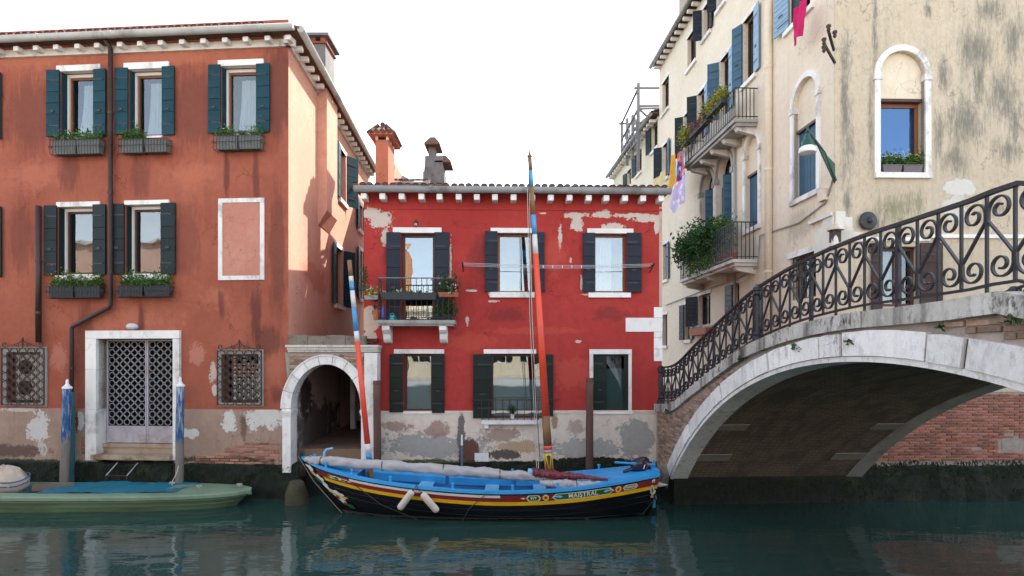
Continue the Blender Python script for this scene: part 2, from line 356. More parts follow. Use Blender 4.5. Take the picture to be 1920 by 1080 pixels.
def shutter(P, fr, u0, u1, z0, z1, mat, y=-.07, n=6, vert=False, swing=0., hinge='l', straps=True):
    """one shutter leaf > boards, hinges. hinge side l or r; swing in degrees off the wall towards the canal"""
    W, H = u1-u0, z1-z0; hx = u0 if hinge == 'l' else u1; s = 1 if hinge == 'l' else -1
    M = fr.T(hx, y, z0) @ Matrix.Rotation(R(-swing*s), 4, 'Z')
    x0, x1 = (0, W) if s > 0 else (-W, 0)
    sh_ = part('shutter', MB().box(x0+.004, x1-.004, .014, .036, .004, H-.004), mat, P, M)
    key = (round(W/n if vert else W, 3), round(H if vert else H/n, 3), mat.name)
    if key not in BOARDS:
        BOARDS[key] = cbox((W/n if vert else W)-.009, .016, (H if vert else H/n)-.009, .004); BOARDS[key].materials.append(mat)
    for k in range(n):
        if vert: put('board', BOARDS[key], mat, sh_, M @ Matrix.Translation((x0+(k+.5)*W/n, -.002, H/2)))
        else: put('board', BOARDS[key], mat, sh_, M @ Matrix.Translation(((x0+x1)/2, -.002, (k+.5)*H/n)))
    if straps:
        for zz in (.16, .84): part('hinge', MB().box(*((0, W*.75) if s > 0 else (-W*.75, 0)), -.008, -.003, H*zz-.016, H*zz+.016), m_iron, sh_, M)
        part('catch', MB().box(x0+W*.35, x0+W*.62, -.02, -.003, H*.36, H*.39), m_iron, sh_, M)
    return sh_
def flower_box(label, fr, u0, u1, z0, z1, ph, y0=-.28, y1=-.04, kind='basket', leaf=None, bloom=None, gaps=None, tmat=None, seed=1, group=None, n=260):
    rg = random.Random(seed); T = thing('flower_box', label, 'flower box', fr.W((u0+u1)/2, y1, z0), group, fr.ang)
    um = (u0+u1)/2; tm = tmat or m_trough
    for a, b in ((u0+.03, um-.015), (um+.015, u1-.03)):
        m = MB(); m.loft([[(a+e, y0+.03+e*.6, zz), (b-e, y0+.03+e*.6, zz), (b-e, y1-.02-e*.6, zz), (a+e, y1-.02-e*.6, zz)] for zz, e in ((z0+.02, .025), (z1-.02, .0))])
        m.box(a-.008, b+.008, y0+.022, y1-.012, z1-.03, z1-.012); part('trough', m, tm, T, fr.M)
    if kind == 'basket':
        for zz in (z0, lerp(z0, z1, .55), z1): part('rail', MB().tube([(u0, y1, zz), (u0, y0, zz), (u1, y0, zz), (u1, y1, zz)], .007, 5), m_iron, T, fr.M)
        k = max(6, int((u1-u0)/.075)); bar = None
        for i in range(k + 1):
            u = lerp(u0, u1, i/k); m = MB().tube([(0, .2, 0), (0, 0, 0), (0, -.018, (z1-z0)*.5), (0, 0, z1-z0)], .0055, 4)
            if bar is None: bar = m.mesh('bar')
            put('bar', bar, m_iron, T, fr.T(u, y0, z0))
        for u, sg in ((u0, -1), (u1, 1)):
            part('scroll', MB().tube([(u+sg*(.02+.05*math.cos(t)*(1-t/9)), y0+.02, (z0+z1)/2+.06*math.sin(t)*(1-t/9)) for t in [i*.5 for i in range(14)]], .007, 4), m_iron, T, fr.M)
    def pos(r):
        while True:
            t = r.random(); k = .75 + .25*math.sin(t*17+seed*2.3)*math.sin(t*7.1+seed)
            if gaps and any(a < t < b for a, b in gaps): continue
            return (lerp(u0+.03, u1-.03, t), lerp(y0, y1, .5+r.gauss(0, .3)), z1-.02+(abs(r.gauss(0, .45))+.12)*ph*k)
    part('foliage', MB().leaves(n, pos, .042, rg), leaf or m_leaf, T, fr.M)
    for bm_, nb in (bloom or []): part('blossoms', MB().leaves(nb, lambda r: tuple(a+b for a, b in zip(pos(r), (0, -.06, ph*.35))), .03, rg), bm_, T, fr.M)
    return T
def bricks(P, fr, inside, u0, u1, z0, z1, mat, L=.25, H=.058, g=.012, y=0., depth=.05, limit=290, seed=3, rough=.0, name='brick', mortar=True):
    """courses of separate bricks proud of the mortar plane; past the limit the farthest are joined"""
    rg = random.Random(seed); full = [cbox(L-.004*k, depth, H-.002*k, .006, .004, rg) for k in range(4)]; half = [cbox(L/2-.006, depth, H, .006, .003, rg)]
    for m in full + half: m.materials.append(mat)
    spots = []; row = 0; z = z0
    while z + H <= z1 + 1e-6:
        u = u0 + (0 if row % 2 else -(L+g)/2); 
        while u < u1:
            c = (u+L/2, z+H/2)
            if all(inside(c[0]+a*L/2, c[1]+b*H/2) for a in (-1, 1) for b in (-1, 1)): spots.append((c, 0))
            else:
                for q in (-1, 1):
                    e = (c[0]+q*(L/4+.003), c[1])
                    if all(inside(e[0]+a*L/4, e[1]+b*H/2) for a in (-1, 1) for b in (-1, 1)): spots.append((e, 1))
            u += L + g
        z += H + g; row += 1
    spots.sort(key=lambda s: (fr.W(s[0][0], y, s[0][1]) - CAM).length)
    rest = MB()
    for i, (c, hf) in enumerate(spots):
        if rough and rg.random() < rough: continue
        me = rg.choice(half if hf else full); M = Matrix.Translation((c[0], y-depth*.5+rg.uniform(-.008, .008), c[1])) @ Matrix.Rotation(rg.uniform(-.012, .012), 4, 'Y')
        if i < limit: put(name, me, mat, P, fr.M @ M)
        else: rest.add([M @ v.co for v in me.vertices], [tuple(p.vertices) for p in me.polygons])
    if rest.v: part(name + '_courses', rest, mat, P, fr.M, kind='stuff')
def tile_rows(P, fr, u0, u1, z, y0, rows, pitch=.35, mat=None, step=.19, rowlen=.36):
    """half round clay tiles up a roof slope, joined"""
    m = MB(); rg = random.Random(5); n = int((u1-u0)/step)
    for r in range(rows):
        for i in range(n + 1):
            u = u0 + i*step + rg.uniform(-.01, .01); ya = y0 + r*rowlen + rg.uniform(-.015, .015); za = z + (ya-y0)*pitch + rg.uniform(-.005, .008)
            ring = lambda yy, zz, rad: [(u+rad*math.cos(t), yy, zz+rad*.7*math.sin(t)) for t in [math.pi*k/5 for k in range(6)]]
            m.loft([ring(ya, za+.02, .085), ring(ya+rowlen+.05, za+(rowlen+.05)*pitch, .07)], False)
            m.poly(*ring(ya+.012, za+.01, .075))
    return part('roof_tiles', m, mat or m_tile, P, fr.M, kind='stuff')
def eave(P, fr, u0, u1, zt, tails, tail_z, gmat, gr=.075, gy=-.36, gz=None, fascia=None, fmat=None, tail=(.13, .34, .11), tmat=None, roofd=4., pitch=.35, soffit=None, rows=3, hip=(0, 0)):
    """gutter, rafter tails, fascia band, tiles and roof plane along one wall head"""
    gz = gz if gz is not None else zt
    seg = 1.9; m = MB(); m.tube([(u0, gy, gz), (u1, gy, gz)], gr, 12)
    g = part('gutter', m, gmat, P, fr.M, smooth=False)
    for p in g.data.polygons: p.use_smooth = len(p.vertices) == 4
    k = int((u1-u0)/seg)
    for i in range(1, k+1):
        uu = u0 + i*seg; part('gutter_joint', MB().tube([(uu-.03, gy, gz), (uu+.03, gy, gz)], gr+.008, 12), gmat, g, fr.M)
    me = cbox(tail[0], tail[1], tail[2], .012)
    for uu, zz in zip(tails, tail_z): put('rafter_tail', me, tmat or m_white, P, fr.T(uu, -tail[1]+.02, zz))
    if fascia: a, b, out = fascia; part('cornice_band', MB().box(u0+.15, u1-.15 if fascia else u1, -out, .05, a, b), fmat or m_white, P, fr.M)
    rf = part('roof', MB().prism([(0, 0)]*0 or [(u0-.02, gz+.02), (u1+.02, gz+.02), (u1+.02, gz+.07), (u0-.02, gz+.07)], gy+.04, .35), m_tile, P, fr.M)
    rf2 = MB().poly((u0-.02, gy+.02, gz+.075), (u1+.02, gy+.02, gz+.075), (u1+.02-hip[1]*roofd, roofd, gz+.075+roofd*pitch), (u0-.02+hip[0]*roofd, roofd, gz+.075+roofd*pitch))
    part('roof_slope', rf2, m_tile, P, fr.M)
    if rows: tile_rows(P, fr, u0+hip[0]*.6, u1-hip[1]*.6, gz+.09, gy+.02, rows, pitch)
# ================================================================== setting: water, quays, paving
FL = Fr(-5.523, 14.5, -.0737); FS = Fr(-5.523, 14.5, math.atan2(1, -.0545))
FR = Fr(0, 15.05, .0297)                                   # red house front
t = NT('canal_water')
n1 = t.noise(.9, 3, .45, (1.0, 2.4, 1)); n2 = t.noise(5.5, 2, .5, (.8, 2.2, 1))
b = t.bump(n1, .07, .30); b = t.bump(n2, .022, .06, b)
m_water = t.fin(t.mix(t.noise(.25, 3), (.016,.044,.037,1), (.022,.056,.047,1)), .015, b, 0, .5); t.bsdf.inputs['IOR'].default_value = 1.45
part('water', MB().poly((-90,-1,0),(90,-1,0),(90,60,0),(-90,60,0)), m_water, kind='structure')
def quay(name, fr, u0, u1, z1, y=-.05):
    rg = random.Random(int(u0*10)); nx = int((u1-u0)/.22); g = []
    for k, (zz, oo) in enumerate(((-1.2, .10), (0., .08), (z1*.35, .06), (z1*.7, .04), (z1-.04, .02), (z1, .0))):
        g.append([(lerp(u0, u1, i/nx), y-oo-(rg.uniform(-.035, .05) if 0 < k < 5 else 0), zz+(rg.uniform(-.03, .03) if 0 < k < 4 else 0) + (rg.uniform(-.05, .01) if k >= 4 else 0)) for i in range(nx+1)])
    g.append([(lerp(u0, u1, i/nx), .3, z1) for i in range(nx+1)])
    m = MB(); m.loft(g, False); return part(name, m, m_algae, None, fr.M, kind='structure')
quay('quay_wall', FL, -14, .35, .84)
quay('quay_wall', FR, -5.2, 4.2, .80, -.04)

# ================================================================== the terracotta house on the left
def at(fr, px, py): return fr.at(px, py)
S_DRK = dict(amp=.55, nscale=1.6, soft=.55, sx=(2.2, 2.2, .35))
def streaks(fr, specs, col): return [(fr.at(x, y), (rx, rz), col, dict(S_DRK, strength=st)) for x, y, rx, rz, st in specs]
brn = (.12,.042,.034,1)
LT = [(FL.at(x, y), (rx, rz), (.43,.145,.088,1), dict(amp=.8, nscale=1.5, soft=.8, strength=.8)) for x, y, rx, rz in
      [(60,330,1.2,.5),(520,690,.5,.9),(360,330,1.,.45),(250,600,1.6,.5),(400,560,.8,.4),(560,500,.5,2),(40,110,2.4,.35),(300,108,3,.3)]]
m_terr = plaster('terracotta_plaster', (.30,.086,.053,1), (.385,.122,.074,1), (.145,.050,.035,1),
    LT + streaks(FL, [(60,220,1.0,1.3,.55),(210,200,.6,1.0,.4),(360,200,.9,1.2,.6),(520,170,.45,1.6,.75),(130,320,.35,.7,.6),(262,330,.35,.7,.5),(425,330,.10,.9,.8),(480,330,.12,.9,.7),(520,480,.3,2.2,.6),
      (160,620,.3,.9,.6),(265,600,.12,.7,.8),(415,570,.12,.5,.7),(480,590,.2,.9,.8),(500,640,.5,.5,.7),(40,450,.5,1.2,.5),(350,450,.5,1.2,.45),(150,680,.3,.8,.5),(520,740,.2,.3,.6)], brn) +
    [(FL.at(400,700), (.10,.28), (.55,.42,.36,1), dict(amp=1.1, nscale=6, soft=.1, lift=1)), (FL.at(402,732), (.07,.16), (.55,.50,.46,1), dict(amp=1., nscale=6, soft=.1, lift=1)),
     (FL.at(370,665), (.25,.3), (.52,.24,.18,1), dict(amp=1.1, nscale=6, soft=.3, strength=.6)), (FL.at(110,670), (.25,.4), (.5,.22,.16,1), dict(amp=1.1, nscale=6, soft=.3, strength=.5))], bump=.5)
m_plinth_l = plaster('stained_grey_stucco', (.30,.205,.155,1), (.41,.295,.23,1), (.12,.08,.06,1),
    [(FL.at(75,800), (.28,.42), (.55,.53,.50,1), dict(amp=1.1, nscale=3.2, soft=.06, lift=1)), (FL.at(80,842), (.14,.2), (.5,.48,.46,1), dict(amp=.7, nscale=4, soft=.1)), (FL.at(40,768), (.5,.05), (.5,.46,.42,1), dict(amp=.9, nscale=5, soft=.1)),
     (FL.at(432,790), (.18,.26), (.60,.58,.54,1), dict(amp=1.1, nscale=3.2, soft=.05, lift=1)), (FL.at(500,782), (.55,.30), (.60,.58,.54,1), dict(amp=1.1, nscale=3.2, soft=.05, lift=1)), (FL.at(360,812), (.22,.14), (.60,.58,.54,1), dict(amp=1.1, nscale=3.2, soft=.05, lift=1)),
     (FL.at(152,790), (.12,.25), (.6,.57,.54,1), dict(amp=.5, nscale=4, soft=.08)), (FL.at(146,790), (.05,.35), (.20,.05,.03,1), dict(amp=.7, nscale=5, soft=.4)), (FL.at(458,800), (.1,.4), (.17,.12,.08,1), dict(amp=.6, nscale=5, soft=.4)),
     (FL.at(160,835), (.10,.25), (.36,.16,.10,1), dict(amp=.6, nscale=5, soft=.2)), (FL.at(20,845), (1.2,.2), (.14,.09,.07,1), dict(amp=.7, nscale=3, soft=.4)), (FL.at(430,862), (1.6,.10), (.06,.06,.03,1), dict(amp=.8, nscale=4, soft=.4)),
     (FL.at(60,866), (1.8,.10), (.05,.06,.03,1), dict(amp=.8, nscale=4, soft=.4))], streak=.5, bump=.6)
m_side = plaster('peach_plaster', (.58,.28,.20,1), (.64,.34,.25,1), (.46,.20,.145,1), [(FS.at(590,520), (1.4,.5), (.45,.14,.09,1), dict(amp=.9, nscale=1.2, soft=.5, strength=.7))], streak=.2)
LH = thing('terracotta_house', 'tall faded terracotta house with teal shutters and white stone window trim', 'house', (-5.523, 14.5, .8))
ZT = FL.z(540, 74)                                          # wall head
zpl = 2.17
holes = []; jobs = []
def lw(lx0, ly0, lx1, ly1, x0, y0, x1, y1, sillr, up, cur):
    h = FL.rect(x0, y0, x1, y1); holes.append(h + (.24,)); jobs.append((h, FL.rect(lx0, ly0, lx1, ly1), sillr, up, cur))
lw(108,123,190,134, 115,134,179,258, None, 1, 1); lw(234,118,318,130, 243,130,306,256, None, 1, 1); lw(410,113,495,124, 416,124,482,251, None, 1, 1)
lw(108,379,189,388, 110,388,177,518, FL.rect(107,517,189,526), 0, 0); lw(235,376,318,384, 237,384,304,517, FL.rect(234,516,318,526), 0, 0)
dh = FL.rect(185, 635, 328, 852); holes.append(dh + (.3,))
g1 = FL.rect(14, 660, 78, 755); g2 = FL.rect(416, 664, 486, 755); holes += [g1 + (.28,), g2 + (.28,)]
wl_ = MB(); wall(wl_, -10, 0, zpl, ZT+.5, [h for h in holes if h[3] > zpl and h is not holes[5]] + [(dh[0], dh[1], zpl, dh[3], .3)])
part('front_wall', wl_, m_terr, LH, FL.M)
pl = MB(); wall(pl, -10, .02, .78, zpl, [(dh[0], dh[1], .78, zpl, .3)], -.035)
pl.poly((-10,-.035,zpl),(dh[0],-.035,zpl),(dh[0],.02,zpl),(-10,.02,zpl)); pl.poly((dh[1],-.035,zpl),(.02,-.035,zpl),(.02,.02,zpl),(dh[1],.02,zpl)); part('plinth', pl, m_plinth_l, LH, FL.M)
part('hidden_wall', MB().poly((-10,0,.78),(-10,10.5,.78),(-10,10.5,ZT+.5),(-10,0,ZT+.5)).poly((-10,10.5,.78),(-1.36,10.5,.78),(-1.36,10.5,ZT+.5),(-10,10.5,ZT+.5)), m_terr, LH, FL.M)
for i, (h, l, s, up, cur) in enumerate(jobs):
    u0, u1, z0, z1 = h
    cs = [(lerp(u0, u1, .38), u1-.1, z0+.08, z1-.22, .10 if i else .16)] if cur else None
    window(LH, FL, h, m_wood if up else m_darkwood, .20, .06, 0, None, m_glass_dim if up else m_glass, cs, (s[0], s[1], s[2], s[3], .07) if s else (u0+.02, u1-.02, z0-.05, z0-.002, .05), (l[0], l[1], l[2], l[3], .045), outer=(.075, m_paintwhite))
mt = m_shut_teal; md = m_shut_dark
for (x0, y0, x1, y1, hg) in [(91,133,115,258,'r'),(178,131,202,257,'l'),(219,129,243,254,'r'),(306,126,330,255,'l'),(393,123,416,252,'r'),(482,121,508,250,'l'),(-18,138,6,262,'l')]:
    u0, u1, z0, z1 = FL.rect(x0, y0, x1, y1); shutter(LH, FL, u0, u1, z0, z1, mt, n=6, hinge=hg, swing=2)
for (x0, y0, x1, y1, hg) in [(87,386,110,517,'r'),(177,384,202,516,'l'),(210,383,236,515,'r'),(304,381,332,515,'l'),(-18,388,7,520,'l')]:
    u0, u1, z0, z1 = FL.rect(x0, y0, x1, y1); shutter(LH, FL, u0, u1, z0, z1, md, n=6, hinge=hg, swing=2)
for h, m_ in [(j[0], mt if j[3] else md) for j in jobs]:       # the folded halves that line the left jambs
    u0, u1, z0, z1 = h; part('folded_shutter', MB().box(u0+.004, u0+.034, .0, .145, z0+.02, z1-.02), m_, LH, FL.M)
# blind window
bo = FL.rect(410,372,496,525); bi = FL.rect(419,381,487,516)
bw = MB(); frame_bars(bw, bo[0], bo[1], bo[2], bo[3], -.03, .105, .05); bwin = part('blind_window', bw, m_white, LH, FL.M)
m_pink = plaster('pink_blind_plaster', (.48,.20,.145,1), (.56,.28,.21,1), (.5,.22,.15,1), streak=.15)
part('infill', MB().box(bo[0]+.1, bo[1]-.1, -.012, .01, bo[2]+.1, bo[3]-.1), m_pink, bwin, FL.M)
# door with ring lattice gates
ls = FL.rect(165,620,340,635); jl = FL.rect(165,635,185,862); jr = FL.rect(328,635,340,862)
ds = part('door_surround', MB().box(ls[0], ls[1], -.09, .06, ls[2], ls[3]), m_white, LH, FL.M)
for j, k in ((jl, 'jamb'), (jr, 'jamb')):
    zc = j[2]
    for zz in (lerp(j[2], j[3], .42), lerp(j[2], j[3], .75), j[3]-.002):
        part('jamb_block', MB().box(j[0], j[1], -.09, .31, zc, zz-.006), m_white, ds, FL.M); zc = zz
d0 = .24; zb, zt = FL.z(260, 830, d0), FL.z(260, 637, d0); zp = FL.z(260, 800, d0); us = FL.u(275, d0)
m_gate = simple('pale_gate_metal', (.40,.38,.42,1), .5, .15, 4, .1, 40, dirt=(.22,.15,.10,1), dirtamt=.5); m_latt = simple('grey_lattice_metal', (.20,.20,.215,1), .5, .25, 8)
me_ring = MB().ring((0,0,0), .078, .010, 14).mesh('ring')
for a, bb in ((dh[0]+.02, us-.006), (us+.006, dh[1]-.02)):
    m = MB(); frame_bars(m, a, bb, zb, zt, d0, .035, .04); m.box(a+.03, bb-.03, d0+.008, d0+.03, zb+.03, zp); m.box(a+.02, bb-.02, d0-.003, d0+.035, zp-.012, zp+.018)
    gl = part('gate_leaf', m, m_gate, ds, FL.M)
    W, H = bb-a-.07, zt-zp-.05; nx = round(W/.19); nz = round(H/.2); sx, sz = W/nx, H/nz
    for i in range(nx):
        for k in range(nz): put('ring', me_ring, m_latt, gl, FL.T(a+.035+(i+.5)*sx, d0+.02, zp+.02+(k+.5)*sz))
    for i in range(nx-1):
        for k in range(nz-1): put('ring', me_ring, m_latt, gl, FL.T(a+.035+(i+1)*sx, d0+.026, zp+.02+(k+1)*sz))
part('hallway', MB().poly((dh[0]-.1, d0+1.6, zb),(dh[1]+.1, d0+1.6, zb),(dh[1]+.1, d0+1.6, zt+.2),(dh[0]-.1, d0+1.6, zt+.2)).poly((dh[0]-.1,d0+.1,zb),(dh[0]-.1,d0+1.6,zb),(dh[0]-.1,d0+1.6,zt+.2),(dh[0]-.1,d0+.1,zt+.2)).poly((dh[1]+.1,d0+.1,zb),(dh[1]+.1,d0+1.6,zb),(dh[1]+.1,d0+1.6,zt+.2),(dh[1]+.1,d0+.1,zt+.2)).poly((dh[0]-.1,d0+.1,zt+.2),(dh[1]+.1,d0+.1,zt+.2),(dh[1]+.1,d0+1.6,zt+.2),(dh[0]-.1,d0+1.6,zt+.2)).poly((dh[0]-.1,d0+.05,zb-.01),(dh[1]+.1,d0+.05,zb-.01),(dh[1]+.1,d0+1.6,zb-.01),(dh[0]-.1,d0+1.6,zb-.01)), m_room, ds, FL.M)
m_step = simple('worn_step_stone', (.36,.28,.20,1), .85, .25, 4, .4, 30, 0, .2, (1,1,1), (.12,.07,.04,1), .8)
s1 = FL.z(260, 832, .15); s2 = FL.z(260, 853, -.1)
part('step', MB().box(dh[0], dh[1], .12, .5, s1-.09, s1), m_step, ds, FL.M); part('step_riser', MB().box(dh[0], dh[1], .16, .5, .7, s1-.09), m_step, ds, FL.M); part('step', MB().box(dh[0]-.06, dh[1], -.2, .16, s2-.11, s2), m_step, ds, FL.M)
# barred windows
def grille(h, px0, py0, px1, py1):
    u0, u1, z0, z1 = FL.rect(px0, py0, px1, py1, -.06)
    w_ = window(LH, FL, h, m_darkwood, .2, .05, 0, None, m_glass_dim)
    part('stone_frame', MB().box(u0-.01, h[0], -.03, .05, z0, z1).box(h[1], u1+.01, -.03, .05, z0, z1).box(u0-.01, u1+.01, -.032, .05, h[3], z1+.02).box(u0-.01, u1+.01, -.032, .05, z0-.03, h[2]), m_grey, w_, FL.M)
    m = MB(); frame_bars(m, u0, u1, z0, z1, -.10, .022, .022); gr = part('grille', m, m_rust, LH, FL.M)
    nx, nz = 5, 7; sx, sz = (u1-u0)/nx, (z1-z0)/nz; me = MB().ring((0,0,0), sx*.43, .0085, 12).mesh('ring')
    for i in range(nx):
        for k in range(nz): put('ring', me, m_rust, gr, FL.T(u0+(i+.5)*sx, -.09, z0+(k+.5)*sz))
    for i in range(nx-1):
        for k in range(nz-1): put('ring', me, m_rust, gr, FL.T(u0+(i+1)*sx, -.084, z0+(k+1)*sz))
    um = (u0+u1)/2
    for s in (-1, 1):
        pts = []
        for i in range(40):
            t_ = i/39
            if t_ < .5: a = t_*2; pts.append((um+s*(.03+.40*a*(u1-u0)), -.09, z1+.17-.16*a**.7))
            else: a = (t_-.5)*2*6.0; r_ = .075*(1-a/7.5); pts.append((um+s*(.43*(u1-u0)-.02+r_*math.sin(a)*1.0), -.09, z1+.09-r_*math.cos(a)))
        part('crest_scroll', MB().tube(pts, .009, 4), m_rust, gr, FL.M)
        part('crest_scroll', MB().tube([(um+s*(.16+.07*math.cos(a)*(1-a/8)), -.09, z1+.06+.055*math.sin(a)*(1-a/8)) for a in [i*.45 for i in range(15)]], .008, 4), m_rust, gr, FL.M)
    part('finial', MB().lathe([(.004,0),(.016,.03),(.02,.1),(.012,.16),(.03,.2),(.004,.28)], (um,-.09,z1), 8), m_rust, gr, FL.M)
    return gr
grille(g1, 4, 652, 85, 760); grille(g2, 408, 657, 492, 760)
m_fan = simple('pale_panel', (.5,.46,.42,1), .7, .2, 4, dirt=(.15,.1,.08,1))
fu0, fu1, fz0, fz1 = FL.rect(30, 665, 78, 750, .12)
part('vent_panel', MB().box(fu0, fu1, .12, .14, fz0, fz1), m_fan, LH, FL.M)
for k in (.27, .73):
    c = (lerp(fu0, fu1, .38), .115, lerp(fz0, fz1, k)); f_ = part('vent_fan', MB().ring(c, .17, .018, 20).tube([(c[0], .119, c[2]), (c[0], .105, c[2])], .15, 20), m_room, LH, FL.M)
    for q in range(6): a = q*math.pi/3; part('fan_blade', MB().poly((c[0]+.03*math.cos(a), .10, c[2]+.03*math.sin(a)), (c[0]+.14*math.cos(a-.3), .102, c[2]+.14*math.sin(a-.3)), (c[0]+.14*math.cos(a+.3), .096, c[2]+.14*math.sin(a+.3))), m_rust, f_, FL.M)
# eaves on both fronts
tx = [23,60,98,138,175,218,256,295,335,375,416,455,496,535]
tu = [FL.u(x+3, -.3) for x in tx]; tail_z = FL.z(540, 69, -.26); gut_z = FL.z(540, 50, -.42)
tu = [tu[0] - .53*k for k in (4, 3, 2, 1)] + tu
eave(LH, FL, -10, .32, ZT, tu, [tail_z]*len(tu), m_gutter, .085, -.42, gut_z, (ZT-.19, ZT-.01, .06), m_stone, (.14, .28, .12), roofd=5, pitch=.28, hip=(0, 1.15), rows=1)
eave(LH, FS, -.36, 10.6, ZT, [.3 + .5*k for k in range(21)], [tail_z]*21, m_gutter, .085, -.40, gut_z-.002, (ZT-.19, ZT-.012, .06), m_stone, (.13, .28, .12), roofd=5, pitch=.28, hip=(.95, 0), rows=1)
# side wall on the alley
sh_ = []; sj = []
for x0, y0, x1, y1 in [(636,284,648,378), (672,385,679,432), (628,466,642,572), (673,470,679,560)]:
    h = FS.rect(x0, y0, x1, y1); sh_.append(h + (.2,)); sj.append(h)
sw = MB(); wall(sw, 0, 10.6, .78, ZT+.5, sh_); part('side_wall', sw, m_side, LH, FS.M)
for i, h in enumerate(sj):
    u0, u1, z0, z1 = h; window(LH, FS, h, m_darkwood, .15, .06, 0, None, m_glass_dim, None, (u0-.12, u1+.12, z0-.14, z0, .09), (u0-.1, u1+.1, z1, z1+.14, .03))
    shutter(LH, FS, u0-.5, u0-.0, z0-.03, z1+.03, m_shut_teal, -.06, 5, False, 4, 'r'); shutter(LH, FS, u1, u1+.5, z0-.03, z1+.03, m_shut_teal, -.06, 5, False, 38, 'l')
bu0, bu1 = FS.u(596), FS.u(596)+1.25; zb0 = FS.z(605, 402)
m = MB(); m.loft([[(bu0, 0, z_), (bu0, -o, z_), (bu1, -o, z_), (bu1, 0, z_)] for z_, o in ((zb0-.42, .02), (zb0, .26), (ZT+.02, .26))]); part('flue_breast', m, m_side, LH, FS.M)
ch = MB().box(-5.95, -5.50, 17.3, 18.15, ZT, 12.72); m_chg = simple('grey_render', (.16,.155,.15,1), .9, .3, 3, .4, 30, dirt=(.35,.27,.22,1), dirtamt=.4)
chp = part('chimney', ch, m_chg, LH)
part('chimney_course', MB().box(-6.0, -5.45, 17.25, 18.2, 12.72, 12.78).box(-5.95,-5.8,17.3,18.15,12.78,12.92).box(-5.65,-5.5,17.3,18.15,12.78,12.92), m_brick, chp); part('chimney_cap', MB().box(-6.05, -5.38, 17.18, 18.35, 12.92, 13.0), m_chg, chp)
# pipes
def pipe(name, pts, r, mat, P, fr, clips=()):
    p = part(name, MB().tube(pts, r, 10), mat, P, fr.M, smooth=True)
    for c in clips: part('pipe_bracket', MB().tube([(c[0], c[1], c[2]-.03), (c[0], c[1], c[2]+.03)], r+.012, 10), mat, p, fr.M)
    return p
ya = -.12; u_ = FL.u(207, ya); v_ = FL.u(134, ya); z_a = FL.z(207, 576, ya); z_b = FL.z(134, 612, ya)
pipe('downpipe', [(u_, -.3, gut_z-.05), (u_, ya, ZT-.1), (u_, ya, z_a+.06), (u_-.03, ya, z_a), (v_+.03, ya, z_b), (v_, ya, z_b-.06), (v_, ya, FL.z(134, 866, ya))], .055, m_pipe, LH, FL, [(u_, ya, z) for z in (9.6, 7.6, 5.6)] + [(v_, ya, 3.2)])
u2 = FL.u(72, ya); pipe('downpipe', [(u2, ya, FL.z(72, 386, ya)), (u2, ya, FL.z(72, 642, ya))], .066, m_pipe, LH, FL, [(u2, ya, 5.9), (u2, ya, 4.6)])
# exposed bricks low on the plinth
def edge_l(u):
    px = [(-2.55,1.0),(-2.0,1.06),(-1.5,1.28),(-1.1,1.42),(-.6,1.40),(-.2,1.36)]
    return interp(px, u) + .05*math.sin(u*23)
bricks(LH, FL, lambda u, z: -2.5 < u < -.16 and .80 < z < edge_l(u) - .03, -2.5, -.1, .82, 1.5, m_brick_pink, .24, .055, .014, -.035, .035, 200, 4, .06)
bricks(LH, FL, lambda u, z: FL.u(150) < u < FL.u(166) and .95 < z < 1.5 - abs(u-FL.u(158))*1.5, FL.u(150), FL.u(166), .95, 1.5, m_brick, .16, .055, .014, -.035, .03, 40, 5)
# ------------------------------------------------------------------ things on and before that house
for i, (x0, y0, x1, y1, ph, lab, gaps, bl) in enumerate([
    (96,261,188,291,.34,'wire basket flower box under the leftmost upper window, two green clumps', [(.42,.5)], []),
    (224,260,314,288,.36,'wire basket flower box under the upper window right of the long downpipe', [(.45,1)], []),
    (402,253,490,282,.28,'wire basket flower box under the upper window nearest the house corner', [(.4,.5),(.66,.74)], [(m_fl_white, 10)])]):
    h = FL.rect(x0, y0+4, x1, y1, -.25); flower_box(lab, FL, h[0], h[1], h[2]+.02, h[3]+.05, ph, gaps=gaps, bloom=bl, seed=11+i, n=560, group='window baskets on the terracotta house', tmat=simple('grey_trough_%d' % i, (.13,.14,.13,1), .7))
for i, (x0, y0, x1, y1, lab, bl) in enumerate([(89,541,188,560,'dark flower box with orange and yellow blooms under the left lower window', [(m_fl_red, 12), (m_fl_yel, 16)]), (219,540,318,558,'dark flower box of plain green plants above the lattice door', [])]):
    h = FL.rect(x0, y0, x1, y1, -.25); flower_box(lab, FL, h[0], h[1], h[2]+.02, h[3]+.06, .42, bloom=bl, seed=31+i, n=900, group='window baskets on the terracotta house')
lu, lz = FL.at(246, 612, -.1); m_lamp = simple('pale_lamp_shell', (.55,.56,.56,1), .35, .05, 5)
L_ = thing('wall_lamp', 'small pale oval bulkhead lamp above the lattice door', 'lamp', FL.W(lu, 0, lz), None, FL.ang)
part('lamp_back', MB().box(lu-.15, lu+.15, -.04, 0, lz-.05, lz+.05), m_chg, L_, FL.M); part('lamp_shell', MB().loft([[(lu+a*k, -.04-o, lz+c*k) for a, c in [(.16*math.cos(t_), .085*math.sin(t_)) for t_ in [i*math.pi/8 for i in range(16)]]] for k, o in ((1, 0), (.95, .05), (.75, .09), (.35, .11))]), m_lamp, L_, FL.M, smooth=True)
